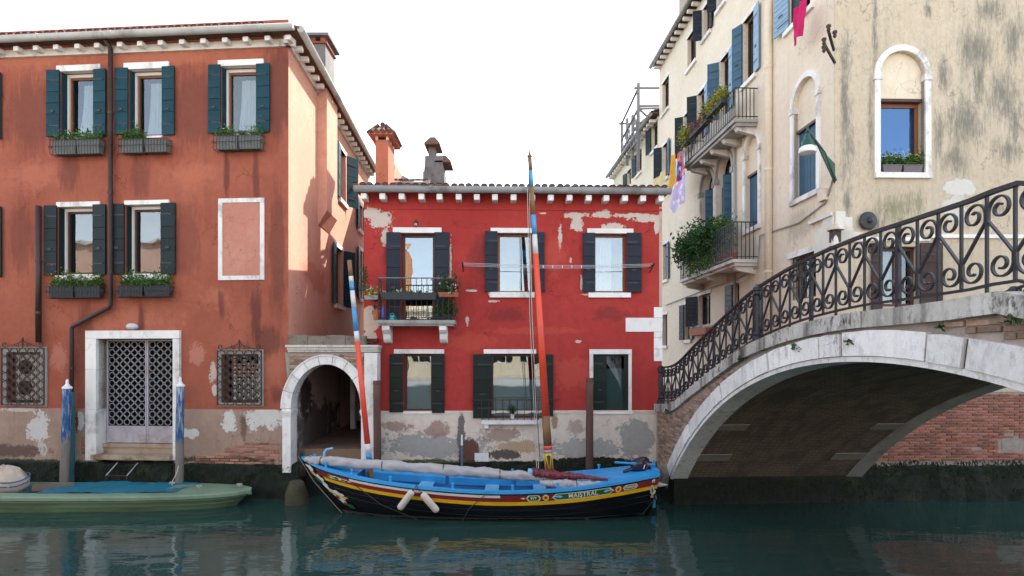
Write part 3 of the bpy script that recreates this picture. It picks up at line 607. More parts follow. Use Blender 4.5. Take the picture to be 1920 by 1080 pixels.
# ------------------------------------------------------------------ mooring poles
m_bluep = NT('blue_pole_paint'); t = m_bluep; z = t.xyz()[2]
blu = t.mix(t.rng(t.noise(7, 6, .7, (3,3,.35)), .48, .60), (.02,.075,.21,1), (.30,.36,.38,1)); wd = t.mix(t.noise(6, 5, .6, (5,5,.5)), (.10,.085,.07,1), (.26,.23,.20,1))
m_bluep = t.fin(t.mix(t.rng(t.math('ADD', z, t.math('MULTIPLY', t.noise(4, 5, .7, (3,3,.8)), .9)), 1.75, 2.0), wd, blu), .7, t.bump(t.noise(12, 5, .6, (4,4,.3)), .4, .02))
m_cap = simple('pole_cap_white', (.75,.75,.74,1), .4, .05)
def pole(label, top, bot, Y, r, tip=True, mat=None, name='mooring_pole', group='painted mooring poles'):
    a = P3(*bot, Y); a.z = -.6; b_ = P3(*top, Y); a.x = lerp(b_.x, P3(*bot, Y).x, 1.08)
    T = thing(name, label, 'mooring pole', (a.x, a.y, 0), group)
    pts = [a.lerp(b_, k/8) + Vector((RNG.uniform(-.006,.006), 0, 0)) for k in range(9)]
    part('shaft', MB().tube([p - Vector((a.x, a.y, 0)) for p in pts], [r*lerp(1.06, .96, k/8) for k in range(9)], 12), mat or m_bluep, T, WM[T], smooth=True)
    if tip:
        part('collar', MB().lathe([(r*1.03,-.02),(r*1.14,-.01),(r*1.14,.025),(r*.9,.05)], b_, 14), m_cap, T, smooth=True)
        part('cap', MB().lathe([(r*.8,.05),(r*.5,.09),(r*.3,.12),(r*.36,.16),(r*.26,.20),(.005,.23)], b_, 12), m_cap, T, smooth=True)
    return T
pole('blue mooring pole with white cap at the far left, left of the lattice door', (126, 728), (119, 905), 14.45, .098)
pole('blue mooring pole with white cap standing before the right door jamb', (338, 724), (336, 897), 14.3, .092)
pole('bare teal mooring pole with no cap, close behind the leftmost blue pole', (136, 735), (134, 905), 14.72, .06, False, simple('teal_pole_paint', (.02,.09,.11,1), .7, .3, 6, sx=(3,3,.4)))
# ladder bracket below the door
bx0, bx1 = P3(655, 885, 14.3), P3(770, 885, 14.3)
T = thing('landing_bracket', 'rusty iron landing bracket below the lattice door steps', 'bracket', (FL.W(FL.u(240), 0, .5)))
for px in (227, 265): 
    a = FL.W(FL.u(px), -.12, .83); part('arm', MB().tube([a, a+Vector((-.12,-.25,-.28))], .014, 5), m_gate, T)
a, b_ = FL.W(FL.u(227), -.12, .83)+Vector((-.12,-.25,-.28)), FL.W(FL.u(265), -.12, .83)+Vector((-.12,-.25,-.28)); part('crossbar', MB().tube([a, b_], .012, 5), m_rust, T)
for p in (a, b_): part('leg', MB().tube([p, (p.x, p.y, -.3)], .012, 5), m_rust, T)
# ================================================================== arched gateway and covered passage between the houses
FG = Fr(-5.6, 14.40, .0297)
G = thing('arched_gateway', 'white stone archway in a brick wall between the terracotta and red houses', 'gateway', FG.W(.8, 0, .8), None, FG.ang)
gu = FG.u; gz = lambda py: FG.z(612, py)
ui0, ui1 = gu(546), gu(677); uc = (ui0+ui1)/2; rx = (ui1-ui0)/2; zs = gz(766); rz = gz(683)-zs; th = .21; ztop = gz(660); zb_ = gz(870)
N_ = 28
arc = lambda k, e=0.: (uc-(rx+e)*math.cos(math.pi*k), zs+(rz+e)*math.sin(math.pi*k))
m_gmortar = m_mortar
wv = MB(); uL, uR = gu(534), gu(690)
for i in range(N_):
    a, b_ = arc(i/N_, .02), arc((i+1)/N_, .02); a2, b2 = [(lerp(uL, uR, q), ztop) for q in (i/N_, (i+1)/N_)]
    for y in (0, .4): wv.poly((a[0],y,a[1]),(b_[0],y,b_[1]),(b2[0],y,b2[1]),(a2[0],y,a2[1]))
    wv.poly((a[0],0,a[1]),(b_[0],0,b_[1]),(b_[0],.4,b_[1]),(a[0],.4,a[1]))
for q0, q1 in ((uL, ui0-.02), (ui1+.02, uR)): wv.box(q0, q1, .004, .4, zb_, zs)
part('masonry', wv, m_gmortar, G, FG.M)
inside = lambda u, z: uL < u < uR and zs < z < ztop and ((u-uc)/(rx+th))**2 + ((z-zs)/(rz+th))**2 > 1.0
bricks(G, FG, inside, uL, uR, zs, ztop, m_brick_pale, .23, .055, .012, .0, .04, 200, 8)
nv = 9; 
for i in range(nv):
    a0, a1 = i/nv+.002, (i+1)/nv-.002; pts = [arc(lerp(a0, a1, k/4)) for k in range(5)] + [arc(lerp(a1, a0, k/4), th) for k in range(5)]
    part('voussoir', MB().prism(pts, -.05, .42), m_white, G, FG.M)
    pts = [arc(lerp(a0, a1, k/4), th) for k in range(5)] + [arc(lerp(a1, a0, k/4), th+.03) for k in range(5)]
    part('hood_mould', MB().prism(pts, -.075, .0), m_white, G, FG.M)
for q0, q1 in ((ui0-th, ui0), (ui1, ui1+th)):
    part('capital', MB().box(q0-.02, q1+.03, -.09, .43, zs-.10, zs-.045).box(q0-.01, q1+.015, -.07, .425, zs-.16, zs-.10).box(q0, q1, -.05, .42, zs-.045, zs-.002), m_white, G, FG.M)
    part('jamb', MB().box(q0+.01, q1, -.045, .415, zb_-.2, zs-.16), m_white, G, FG.M)
p0, p1 = gu(684), gu(708); part('pilaster', MB().box(p0, p1, -.06, .35, gz(868), ztop-.02), m_white, G, FG.M)
part('cornice', MB().box(gu(538), gu(711), -.13, .42, gz(651), gz(647)).box(gu(540), gu(709), -.09, .41, gz(656), gz(651)).box(gu(541), gu(708), -.05, .40, gz(660), gz(656)), m_stone, G, FG.M)
m_mossy = simple('mossy_coping', (.20,.17,.13,1), .95, .35, 5, .6, 30, dirt=(.06,.06,.04,1), dirtamt=.9)
k0 = gu(541)
for k in range(4): k1 = lerp(gu(541), gu(683), (k+1)/4); part('coping_block', MB().box(k0+.004, k1-.004, -.01+.012*(k % 2), .36, gz(647)+.002, gz(628)-.02*(k % 2)), m_mossy, G, FG.M); k0 = k1
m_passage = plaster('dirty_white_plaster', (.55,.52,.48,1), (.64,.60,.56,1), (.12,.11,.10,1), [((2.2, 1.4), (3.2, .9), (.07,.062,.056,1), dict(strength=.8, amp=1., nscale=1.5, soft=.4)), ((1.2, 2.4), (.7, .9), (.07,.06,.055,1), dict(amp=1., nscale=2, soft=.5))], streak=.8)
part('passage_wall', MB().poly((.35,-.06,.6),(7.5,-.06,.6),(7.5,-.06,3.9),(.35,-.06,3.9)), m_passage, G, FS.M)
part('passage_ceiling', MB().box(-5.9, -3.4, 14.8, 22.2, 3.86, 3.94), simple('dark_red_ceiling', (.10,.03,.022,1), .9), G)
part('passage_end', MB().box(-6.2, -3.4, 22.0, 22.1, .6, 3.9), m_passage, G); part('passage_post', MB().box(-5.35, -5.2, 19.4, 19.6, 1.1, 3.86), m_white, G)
part('passage_door', MB().box(-5.0, -4.1, 21.9, 21.98, 1.1, 3.1), m_darkwood, G)
m_pave = simple('brown_paving', (.22,.15,.11,1), .85, .25, 3, .3, 30, dirt=(.06,.045,.035,1)); m_kerb = simple('speckled_kerb', (.24,.16,.10,1), .9, .3, 40, .6, 50)
part('alley_floor', MB().box(-5.95, -3.5, 15.12, 22.2, .4, 1.12), m_pave, kind='structure'); part('alley_kerb', MB().box(-5.30, -3.5, 14.98, 15.12, .85, 1.124), m_kerb, kind='structure')
pb = MB(); rg = random.Random(2)
rings = []
for zz, r_ in ((-.8,.27),(-.1,.26),(.25,.24),(.42,.20),(.52,.15),(.55,.07)):
    rings.append([(r_*math.cos(a)*1.1+rg.uniform(-.03,.03), r_*math.sin(a)+rg.uniform(-.03,.03), zz+rg.uniform(-.02,.02)) for a in [i*math.pi/6 for i in range(12)]])
pb.loft(rings); part('stone_pier', pb, simple('mossy_pier_stone', (.06,.055,.03,1), .9, .5, 5, .8, 20, dirt=(.02,.022,.012,1), dirtamt=.9), None, Matrix.Translation(P3(556, 905, 13.9).xy.to_3d()), smooth=True, label='mossy stone stump rising from the water before the archway', cat='stump')
# ================================================================== the red house
peel = (.56,.47,.41,1)
def pz(px, py, rx, rz, amp=1.0, ns=5, soft=.05, c=peel, st=1., lift=1): return (FR.at(px, py), (rx, rz), c, dict(amp=amp, nscale=ns, soft=soft, strength=st, lift=lift))
PK = dict(amp=1.0, nscale=5, soft=.06, strength=1., lift=1); DK = dict(amp=.8, nscale=2.5, soft=.6, strength=.55)
m_red = plaster('red_plaster', (.345,.037,.033,1), (.44,.054,.045,1), (.20,.028,.027,1),
    [(FR.at(x, y), (a, b_), peel, PK) for x, y, a, b_ in ((712,412,.30,.24),(697,400,.30,.14),(722,445,.10,.22),(1078,403,.32,.08),(1082,418,.15,.22),(1050,445,.05,.28),(1130,402,.28,.10),(1190,404,.62,.06),(1150,425,.30,.10),(1215,410,.42,.09),(1232,425,.08,.2),(1018,400,.10,.03),(876,600,.04,.16),(845,500,.03,.7),(885,545,.15,.03),(918,545,.04,.18),(1090,530,.03,.2),(1084,640,.09,.04),(1070,487,.03,.07),(1110,552,.3,.025),(925,565,.15,.03))] +
    [(FR.at(x, y), (a, b_), (.58,.46,.37,1), dict(amp=.3, nscale=3, soft=.05, lift=1)) for x, y, a, b_ in ((694,598,.26,.34),(692,632,.2,.15))] +
    [(FR.at(x, y), (a, b_), (.16,.032,.032,1), DK) for x, y, a, b_ in ((950,590,.6,.25),(1140,590,.6,.25),(730,480,.25,.45),(900,480,.4,.7),(1150,470,.4,.5))] + [(FR.at(1075,700), (.9,.5), (.50,.085,.055,1), DK), (FR.at(880,640), (.9,.3), (.50,.085,.055,1), DK), (FR.at(1000,620), (1.6,.12), (.50,.085,.055,1), DK), (FR.at(1040,480), (.4,.7), (.50,.085,.055,1), DK)], streak=.3, bump=.4)
m_plinth_r = plaster('flaking_beige_plinth', (.64,.55,.455,1), (.74,.66,.56,1), (.32,.25,.19,1), [
    pz(810,835,1.3,.32,1.05,2.2,.08,(.36,.35,.325,1)), pz(1090,842,1.0,.28,1.05,2.2,.08,(.38,.37,.345,1)), pz(1190,825,.45,.5,1.05,2.2,.08,(.36,.355,.33,1)), pz(865,818,.10,.6,.8,4,.1,(.17,.15,.14,1)), pz(745,800,.4,.15,.9,3,.4,(.33,.20,.15,1),.8), pz(820,805,.35,.25,.9,3,.4,(.33,.19,.14,1),.8), pz(940,815,.6,.2,.9,3,.3,(.32,.22,.17,1),.8),
    pz(880,850,.28,.42,.4,4,.1,(.14,.07,.05,1)), pz(975,838,.62,.16,.7,4,.08,(.45,.33,.21,1)), pz(945,852,.5,.12,.8,4,.1,(.12,.10,.085,1)), pz(1080,800,.25,.22,.9,3,.4,(.36,.27,.22,1),.8), pz(1040,790,.1,.25,.7,5,.4,(.28,.15,.08,1),.8),
    pz(960,872,4.5,.13,.5,3,.35,(.035,.045,.018,1)), pz(1110,868,1.3,.16,.5,3,.12,(.03,.022,.015,1)), pz(800,868,1.4,.12,.6,3,.4,(.10,.11,.05,1))], streak=.35, bump=.6)
RH = thing('red_house', 'low crimson house with peeling paint, dark shutters and a small balcony', 'house', FR.W(0, 0, .8), None, FR.ang)
U0, U1 = FR.u(682), FR.u(1241); ZR = FR.z(960, 379)
zpr = FR.z(960, 772)
hD = FR.rect(752,437,816,603); hW2 = FR.rect(933,437,1000,549); hW3 = FR.rect(1114,438,1175,549)
hL1 = FR.rect(757,664,811,772); hL2 = FR.rect(921,664,1022,785); hL3 = FR.rect(1112,664,1178,772)
hs = [hD, hW2, hW3, hL1, hL2, hL3]
m = MB(); wall(m, U0, U1, zpr, ZR+.35, [(a, b_, max(c, zpr), d_, .2) for a, b_, c, d_ in hs]); part('front_wall', m, m_red, RH, FR.M)
m = MB(); wall(m, U0, U1, .78, zpr, [(hL2[0], hL2[1], hL2[2], zpr, .22)], -.03)
m.poly((U0,-.03,zpr),(hL2[0],-.03,zpr),(hL2[0],.0,zpr),(U0,0,zpr)).poly((hL2[1],-.03,zpr),(U1,-.03,zpr),(U1,0,zpr),(hL2[1],0,zpr)); part('plinth', m, m_plinth_r, RH, FR.M)
rg = random.Random(9); m = MB(); 
cap = [(lerp(U0+.2, U1, i/60), rg.uniform(-.06, .0)) for i in range(61)]
m.loft([[(u, -.045, zpr+e) for u, e in cap], [(u, -.045, zpr+.02) for u, e in cap], [(u, 0, zpr+.03) for u, e in cap]], False); part('plinth_lip', m, m_plinth_r, RH, FR.M)
part('side_wall', MB().poly((U0,0,.8),(U0,5.2,.8),(U0,5.2,ZR+.35),(U0,0,ZR+.35)).poly((U1,0,.8),(U1,0,ZR+.35),(U1,7,ZR+.35),(U1,7,.8)).poly((U0,5.2,.8),(U1,7,.8),(U1,7,ZR+.35),(U0,5.2,ZR+.35)), m_red, RH, FR.M)
part('string_moulding', MB().box(U0, U1, -.02, .03, FR.z(960,394), FR.z(960,390)), m_red, RH, FR.M)
tx = [682,717,753,790,824,860,894,928,963,998,1033,1068,1104,1137,1172,1206,1240]
tz_ = FR.z(960, 370, -.3)
eave(RH, FR, FR.u(664,-.36), FR.u(1258,-.36), ZR, [FR.u(x,-.3) for x in tx], [tz_]*len(tx), m_gutter_d, .085, -.36, FR.z(960,356,-.36), None, None, (.145, .34, .15), roofd=3.4, pitch=.18, rows=3)
part('roof_back', MB().poly((U0-.3,3.4,ZR+.86),(U1+.3,3.4,ZR+.86),(U1+.3,7,ZR+.3),(U0-.3,5.4,ZR+.4)), m_tile, RH, FR.M)
# corner stones, right
cs_ = part('corner_stone', MB().box(FR.u(1173), U1+.012, -.02, .1, FR.z(1206,622), FR.z(1206,596)), m_white, RH, FR.M)
for y0, y1 in ((576,595.5),(622.5,633),(633.5,654),(654.5,677)): part('corner_stone', MB().box(FR.u(1226), U1+.01, -.018, .1, FR.z(1233,y1), FR.z(1233,y0)), m_white, RH, FR.M)
part('corner_strip', MB().box(FR.u(1236), U1+.008, -.006, .1, FR.z(1233,575), FR.z(1233,388)), STONE('worn_corner', (.5,.34,.28,1), .5), RH, FR.M)
mg = m_darkwood
def sl(r, out): return (r[0], r[1], r[2], r[3], out)
window(RH, FR, hD, mg, .16, .075, 0, None, m_glass_sky, None, None, sl(FR.rect(737,427,828,437), .04))
window(RH, FR, hW2, m_wood, .16, .06, 0, None, m_glass_sky, None, sl(FR.rect(918,548,1002,558), .06), sl(FR.rect(920,428,998,437), .04))
window(RH, FR, hW3, m_wood, .16, .06, 0, None, m_glass_sky, [(hW3[0]+.05, hW3[1]-.35, hW3[2]+.1, hW3[3]-.1, 0)], sl(FR.rect(1103,549,1182,558), .06), sl(FR.rect(1101,429,1187,438), .04))
m_frost = simple('frosted_pale_green', (.17,.26,.25,1), .5, .1, 2)
def lower(h, lint, mm, sill, frost, glass=m_glass):
    w_ = window(RH, FR, h, mm, .17, .055, 0, None, glass, None, sill, lint)
    if frost: part('lower_blind', MB().box(h[0]+.05, h[1]-.05, .225, .235, h[2]+.05, lerp(h[2], h[3], frost)), m_frost, w_, FR.M)
    return w_
lower(hL1, sl(FR.rect(739,655,833,663), .04), mg, (hL1[0]-.02, hL1[1]+.02, hL1[2]-.04, hL1[2]-.003, .05), .52)
lower(hL2, sl(FR.rect(907,655,1005,663), .04), mg, sl(FR.rect(903,786,1010,794), .2), .60)
lower(hL3, sl(FR.rect(1105,655,1184,664), .04), mg, (hL3[0]-.02, hL3[1]+.1, hL3[2]-.05, hL3[2]-.003, .06), .75)
part('window_jamb', MB().box(FR.u(1105), FR.u(1112), -.03, .1, hL3[2], hL3[3]), m_stone, RH, FR.M); part('window_jamb', MB().box(FR.u(1178), FR.u(1184), -.03, .1, hL3[2], hL3[3]), m_stone, RH, FR.M)
for x0, y0, x1, y1, hg, mm, sw in [(725,436,752,602,'r',m_shut_navy,2),(815,436,843,602,'l',m_shut_navy,2),(909,434,933,548,'r',m_shut_navy,2),(1000,436,1021,548,'l',m_shut_navy,2),(1092,437,1115,548,'r',m_shut_navy,2),(1174,437,1202,549,'l',m_shut_navy,2),
    (731,664,757,773,'r',m_shut_green,2),(810,664,834,774,'l',m_shut_green,2),(887,664,922,784,'r',m_shut_green,2),(1021,664,1037,780,'l',m_shut_green,2)]:
    a, b_, c, d_ = FR.rect(x0, y0, x1, y1); shutter(RH, FR, a, b_, c, d_, mm, n=5, vert=False, hinge=hg, swing=sw)
a, b_, c, d_ = FR.rect(1113,665,1138,771); shutter(RH, FR, a, b_, c, d_, m_shut_green, .04, 4, False, 4, 'l'); part('folded_shutter', MB().box(hL3[1]-.1, hL3[1]-.02, .02, .06, hL3[2]+.02, hL3[3]-.02), m_shut_green, RH, FR.M)
# balcony
yb = -.55; b0, b1 = FR.u(707,yb), FR.u(853,yb); zs0, zs1 = FR.z(780,609,yb), FR.z(780,600,yb)
bal = part('balcony', MB().box(b0, b1, yb, .05, zs0+.03, zs1).box(b0+.04, b1-.04, yb+.04, .05, zs0-.02, zs0+.03), m_grey, RH, FR.M)
for px in (727, 832):
    uu = FR.u(px, -.2); pr = [(-.50,0),(-.50,-.10),(-.44,-.15),(-.36,-.2),(-.30,-.33),(-.22,-.40),(.05,-.44),(.05,0)]
    mm = MB(); n = len(pr); mm.add([(uu-.09, y, zs0-.022+z_) for y, z_ in pr] + [(uu+.09, y, zs0-.022+z_) for y, z_ in pr], [tuple(range(n)), tuple(range(2*n-1, n-1, -1))] + [(i, i+n, (i+1)%n+n, (i+1)%n) for i in range(n)])
    part('corbel', mm, m_white, bal, FR.M)
zr = FR.z(780, 521, yb); rl = part('railing', MB().tube([(b0+.03,-.02,zr),(b0+.03,yb+.03,zr),(b1-.03,yb+.03,zr),(b1-.03,-.02,zr)], .016, 6), simple('grey_rail', (.16,.16,.17,1), .5), RH, FR.M)
part('bottom_rail', MB().tube([(b0+.03,-.02,zs1+.06),(b0+.03,yb+.03,zs1+.06),(b1-.03,yb+.03,zs1+.06),(b1-.03,-.02,zs1+.06)], .011, 5), m_iron, rl, FR.M)
me = MB().tube([(0,0,0),(0,0,zr-zs1)], .0085, 5).mesh('baluster')
for k in range(15): put('baluster', me, m_rust, rl, FR.T(lerp(b0+.03, b1-.03, k/14), yb+.03, zs1))
for k in range(1, 5):
    for uu in (b0+.03, b1-.03): put('baluster', me, m_rust, rl, FR.T(uu, lerp(yb+.03, 0, k/5), zs1))
# grille of the lower middle window
ya = -.22; q0, q1 = FR.u(885,ya), FR.u(1048,ya); zq0, zq1 = FR.z(960,788,ya), FR.z(960,750,ya); i0, i1 = FR.u(903,ya), FR.u(1010,ya)
g_ = part('window_guard', MB().tube([(q0,-.02,zq1),(q0,ya,zq1),(q1,ya,zq1),(q1,-.02,zq1)], .012, 5), m_rust, RH, FR.M)
me = MB().tube([(0,0,0),(0,0,zq1-zq0)], .009, 5).mesh('guard_bar')
for k in range(9): put('guard_bar', me, m_rust, g_, FR.T(lerp(i0, i1, k/8), ya, zq0))
part('guard_rail', MB().tube([(i0,-.02,zq0+.03),(i0,ya,zq0+.03),(i1,ya,zq0+.03),(i1,-.02,zq0+.03)], .009, 5), m_rust, g_, FR.M)
part('sill_bracket', MB().box(FR.u(908), FR.u(916), -.15, .02, FR.z(912,802), FR.z(912,794.5)), m_white, RH, FR.M)
part('plinth_plate', MB().box(FR.u(890), FR.u(916), -.045, 0, FR.z(903,865), FR.z(903,849)), m_white, RH, FR.M)
# terracotta chimney on the red roof (and its tiled hood)
m_chim = plaster('chimney_plaster', (.44,.16,.10,1), (.50,.19,.12,1), (.25,.10,.07,1))
cY = 18.2; A = P3(704, 346, cY); B = P3(728, 262, cY); dx = B.x-A.x
C = part('chimney', MB().box(A.x, B.x, cY, cY+.95, A.z-4, B.z), m_chim, RH)
part('chimney_neck', MB().box(A.x+.05, B.x-.05, cY+.08, cY+.87, B.z, B.z+.12), m_room, C)
for xx in (A.x+.0, B.x-.07):
    for yy in (cY, cY+.4, cY+.8): part('chimney_post', MB().box(xx, xx+.07, yy, yy+.14, B.z, B.z+.12), m_white, C)
ht = P3(716, 234, cY); cx = (A.x+B.x)/2
part('chimney_hood', MB().loft([[(cx-e, cY-f_, zz),(cx+e, cY-f_, zz),(cx+e, cY+.95+f_, zz),(cx-e, cY+.95+f_, zz)] for zz, e, f_ in ((B.z+.10,.37,.2),(B.z+.18,.36,.18),(ht.z+.02,.08,-.3))]), m_chim, C)
mt_ = MB(); rg = random.Random(4)
for k in range(9):
    for s in (-1, 1):
        y_ = cY-.12+k*.15; mt_.tube([(cx+s*.40, y_, B.z+.16), (cx+s*.12, lerp(y_, cY+.48, .3), ht.z+.02)], [.07, .045], 7)
for k in range(4):
    mt_.tube([(cx-.29+k*.195, cY-.24, B.z+.17), (cx-.1+k*.06, cY+.2, ht.z)], [.07, .045], 7)
mt_.tube([(cx, cY+.1, ht.z+.05), (cx, cY+.8, ht.z+.05)], .08, 8); part('hood_tiles', mt_, m_tile, C, kind='stuff')
# ------------------------------------------------------------------ house behind, with its grey chimney
BH = thing('back_house', 'tiled house roof with grey stepped chimney rising behind the red house', 'house', (-2.5, 21, 1.5))
m_bk = plaster('back_plaster', (.40,.24,.17,1), (.46,.30,.22,1), (.2,.12,.09,1))
def xw(px, Y): return (px-960)/F*Y
m = MB(); xa = -4.75
m.poly((xa+.5,20.0,1.5),(xa,25.5,1.5),(xa,25.5,11.4),(xa,23.9,11.4),(xa+.4,20.6,8.2),(xa+.5,20.0,7.9)); m.poly((xa+.5,20,1.5),(0,20,1.5),(0,20,7.6),(xa+.5,20,7.9)); m.poly((xa,25.5,1.5),(0,25.5,1.5),(0,25.5,8),(xa,25.5,11.4)); m.poly((0,20,1.5),(0,25.5,1.5),(0,25.5,8),(0,20,7.6)); part('wall', m, m_bk, BH)
part('roof', MB().poly((xa+.4,20.0,7.95),(xa+.3,20.6,8.25),(xa-.1,23.9,11.5),(xa-.1,25.6,11.5),(-2.2,25.6,8.6),(0,20,7.7)), simple('dark_roof', (.06,.055,.055,1), .9), BH)
lo = Fr(xw(748, 19.5), 19.5, 0); lw_ = MB().box(0, xw(798,19.5)-lo.M.translation.x, .1, 2, 7, 3.4+331*19.5/F); part('lower_wall', lw_, m_bk, BH, lo.M); tile_rows(BH, lo, -.1, 1.0, 3.4+333*19.5/F, -.15, 3, .3)
part('roof_gutter', MB().tube([(-.3,-.2,3.4+328*19.5/F),(1.05,-.2,3.4+328*19.5/F)], .06, 8), m_gutter_d, BH, lo.M)
gY = 21.5; m_gc = simple('mottled_grey_chimney', (.17,.165,.165,1), .9, .3, 4, .5, 30, dirt=(.06,.055,.05,1), dirtamt=.8)
x0, x1 = xw(795,gY), xw(831,gY); zc = lambda py: 3.4+(HZ-py)*gY/F
gc = part('chimney', MB().loft([[(a, gY, z_), (b_, gY, z_), (b_, gY+.9, z_), (a, gY+.9, z_)] for z_, a, b_ in ((7.5, x0-.04, x1+.04), (zc(322), x0-.04, x1+.04), (zc(321), x0, x1), (zc(292), x0+.04, x1-.04))]), m_gc, BH)
part('chimney_flue', MB().box(xw(802,gY), xw(815,gY), gY+.2, gY+.6, zc(292), zc(270)), m_gc, gc)
for (a, b_, z0, z1, y0, y1) in ((796,825,272,255,.0,.8), (815,845,304,288,.1,.9)):
    ax, bx = xw(a,gY), xw(b_,gY); part('chimney_cap', MB().loft([[(ax+e, gY+y0-.1+e, zc(z_)), (bx-e, gY+y0-.1+e, zc(z_)), (bx-e, gY+y1+.1-e, zc(z_)), (ax+e, gY+y1+.1-e, zc(z_))] for z_, e in ((z0, .0), (z0-3, .0), (z1, .2))]), m_tile, gc)
part('aerial', MB().tube([(xw(795,gY), gY, zc(290)), (xw(793,gY), gY, zc(258))], .012, 4), m_iron, gc)
# ------------------------------------------------------------------ things on the red house
yw = -.42; cz = FR.z(1050, 496, yw); c0, c1 = FR.u(867,yw), FR.u(1226,yw)
T = thing('clothes_line', 'empty clothes line of thin wires across the upper red wall', 'clothes line', FR.W(c0, 0, cz), None, FR.ang)
for uu in (c0, c1): part('bracket', MB().tube([(uu,0,cz-.12),(uu,yw-.05,cz+.02)], .015, 5).tube([(uu,0,cz),(uu,yw-.06,cz+.03)], .02, 5), m_rust, T, FR.M)
m_wire = simple('pale_wire', (.45,.45,.45,1), .5)
for k in range(3): y_ = yw+.02+.12*k; part('wire', MB().tube([(lerp(c0, c1, i/16), y_, cz+.03-.05*k*.3-.05*math.sin(math.pi*i/16)) for i in range(17)], .0045, 4), m_wire, T, FR.M)
for k in range(5): part('peg', MB().box(lerp(c0,c1,.42+.05*k)-.008, lerp(c0,c1,.42+.05*k)+.008, yw+.01, yw+.03, cz-.08, cz-.02), m_cap, T, FR.M)
lu, lz = FR.at(780, 420, -.1); T = thing('wall_lantern', 'small rusty lantern with glass above the balcony door', 'lantern', FR.W(lu, 0, lz), None, FR.ang)
part('bracket', MB().tube([(lu,0,lz+.08),(lu,-.1,lz+.12),(lu,-.14,lz+.08)], .01, 5), m_rust, T, FR.M); part('glass', MB().lathe([(.03,-.09),(.055,-.05),(.055,.02),(.03,.06)], (lu,-.14,lz), 10), m_glass, T, FR.M, smooth=True); part('hood', MB().lathe([(.065,.03),(.05,.06),(.01,.1)], (lu,-.14,lz), 10), m_rust, T, FR.M)
def potted(name, label, cat, px, py, d, w_, h_, pmat, leaf, nl, rad, bloom=(), seed=1, round_=True, size=.035):
    u, z_ = FR.at(px, py, d); T = thing(name, label, cat, FR.W(u, d, z_), None, FR.ang); rg = random.Random(seed)
    if round_: part('pot', MB().lathe([(w_*.36,0),(w_*.5,h_*.85),(w_*.56,h_*.86),(w_*.56,h_),(w_*.46,h_),(w_*.44,h_*.9),(.001,h_*.9)], (u,d,z_), 12), pmat, T, FR.M)
    else: part('trough', MB().loft([[(u-w_/2+e,d-.09+e,zz),(u+w_/2-e,d-.09+e,zz),(u+w_/2-e,d+.09-e,zz),(u-w_/2+e,d+.09-e,zz)] for zz, e in ((z_,.02),(z_+h_,0))]), pmat, T, FR.M)
    fn = lambda r: (u+r.gauss(0,.42)*rad[0], d+r.gauss(0,.42)*rad[1], z_+h_+rad[2]*(.45+r.gauss(0,.33)))
    part('foliage', MB().leaves(nl, fn, size, rg), leaf, T, FR.M)
    for bm_, nb in bloom:
        cs = [fn(rg) for _ in range(nb)]; mm = MB()
        for c in cs: mm.leaves(6, lambda r, c=c: (c[0]+r.gauss(0,.018), d-rad[1]*.8+r.gauss(0,.015), c[2]+r.gauss(0,.018)), .026, rg)
        part('blossoms', mm, bm_, T, FR.M)
    return T
potted('planter', 'terracotta planter bushy with pink and white blooms at the balcony right end', 'planter', 841, 557, -.52, .5, .11, m_terra, m_leaf_d, 620, (.33,.2,.42), [(m_fl_pink, 5), (m_fl_white, 4)], 1, False)
potted('planter', 'planter of reddish trailing flowers at the balcony left end', 'planter', 697, 562, -.45, .34, .10, m_grey, m_leaf_y, 200, (.22,.14,.2), [(m_fl_white, 3), (m_fl_pink, 3)], 2, False)
potted('planter', 'long dark trough hung along the balcony railing', 'planter', 767, 562, -.60, 1.35, .17, m_trough, m_leaf, 150, (.7,.08,.06), [(m_fl_white, 6)], 3, False)
potted('flower_pot', 'terracotta pot with dry plant on the balcony floor, left', 'flower pot', 706, 600, -.42, .2, .24, m_terra, m_leaf_r, 170, (.15,.12,.4), (), 4)
potted('flower_pot', 'leafy green pot plant on the balcony floor, right end', 'flower pot', 838, 601, -.36, .26, .14, m_trough, m_leaf_d, 420, (.27,.14,.3), (), 5, True, .05)
potted('flower_pot', 'small white pot with one green plant on the lower window sill', 'flower pot', 960, 785, -.1, .13, .12, m_white, m_leaf_d, 130, (.11,.09,.16), (), 6)
potted('planter', 'straggly climbing plant in a trough beyond the balcony left end', 'planter', 684, 545, -.25, .3, .1, m_trough, m_leaf_d, 160, (.14,.1,.5), (), 8, False)
u, z_ = FR.at(718.5, 600, -.48); part('bottle', MB().lathe([(.035,0),(.045,.02),(.045,.24),(.02,.32),(.02,.37)], (0,0,0), 12), simple('blue_plastic', (.02,.09,.42,1), .3), None, FR.T(u,-.46,z_), smooth=True, label='tall blue bottle standing on the balcony floor', cat='bottle')
u, z_ = FR.at(736, 600, -.48); mm = MB().loft([[(.10*k*math.cos(a)*(1+.15*math.sin(3*a)), .06*k*math.sin(a), zz) for a in [i*math.pi/7 for i in range(14)]] for zz, k in ((0,.85),(.05,1),(.09,.8),(.12,.35))]); mm.tube([(-.06,0,.08),(-.05,0,.15),(0,0,.17),(.03,0,.13),(.02,0,.09)], .01, 6)
part('watering_can', mm, simple('turquoise_plastic', (.02,.38,.42,1), .35), None, FR.T(u,-.47,z_), smooth=True, label='little turquoise can with handle on the balcony floor', cat='can')
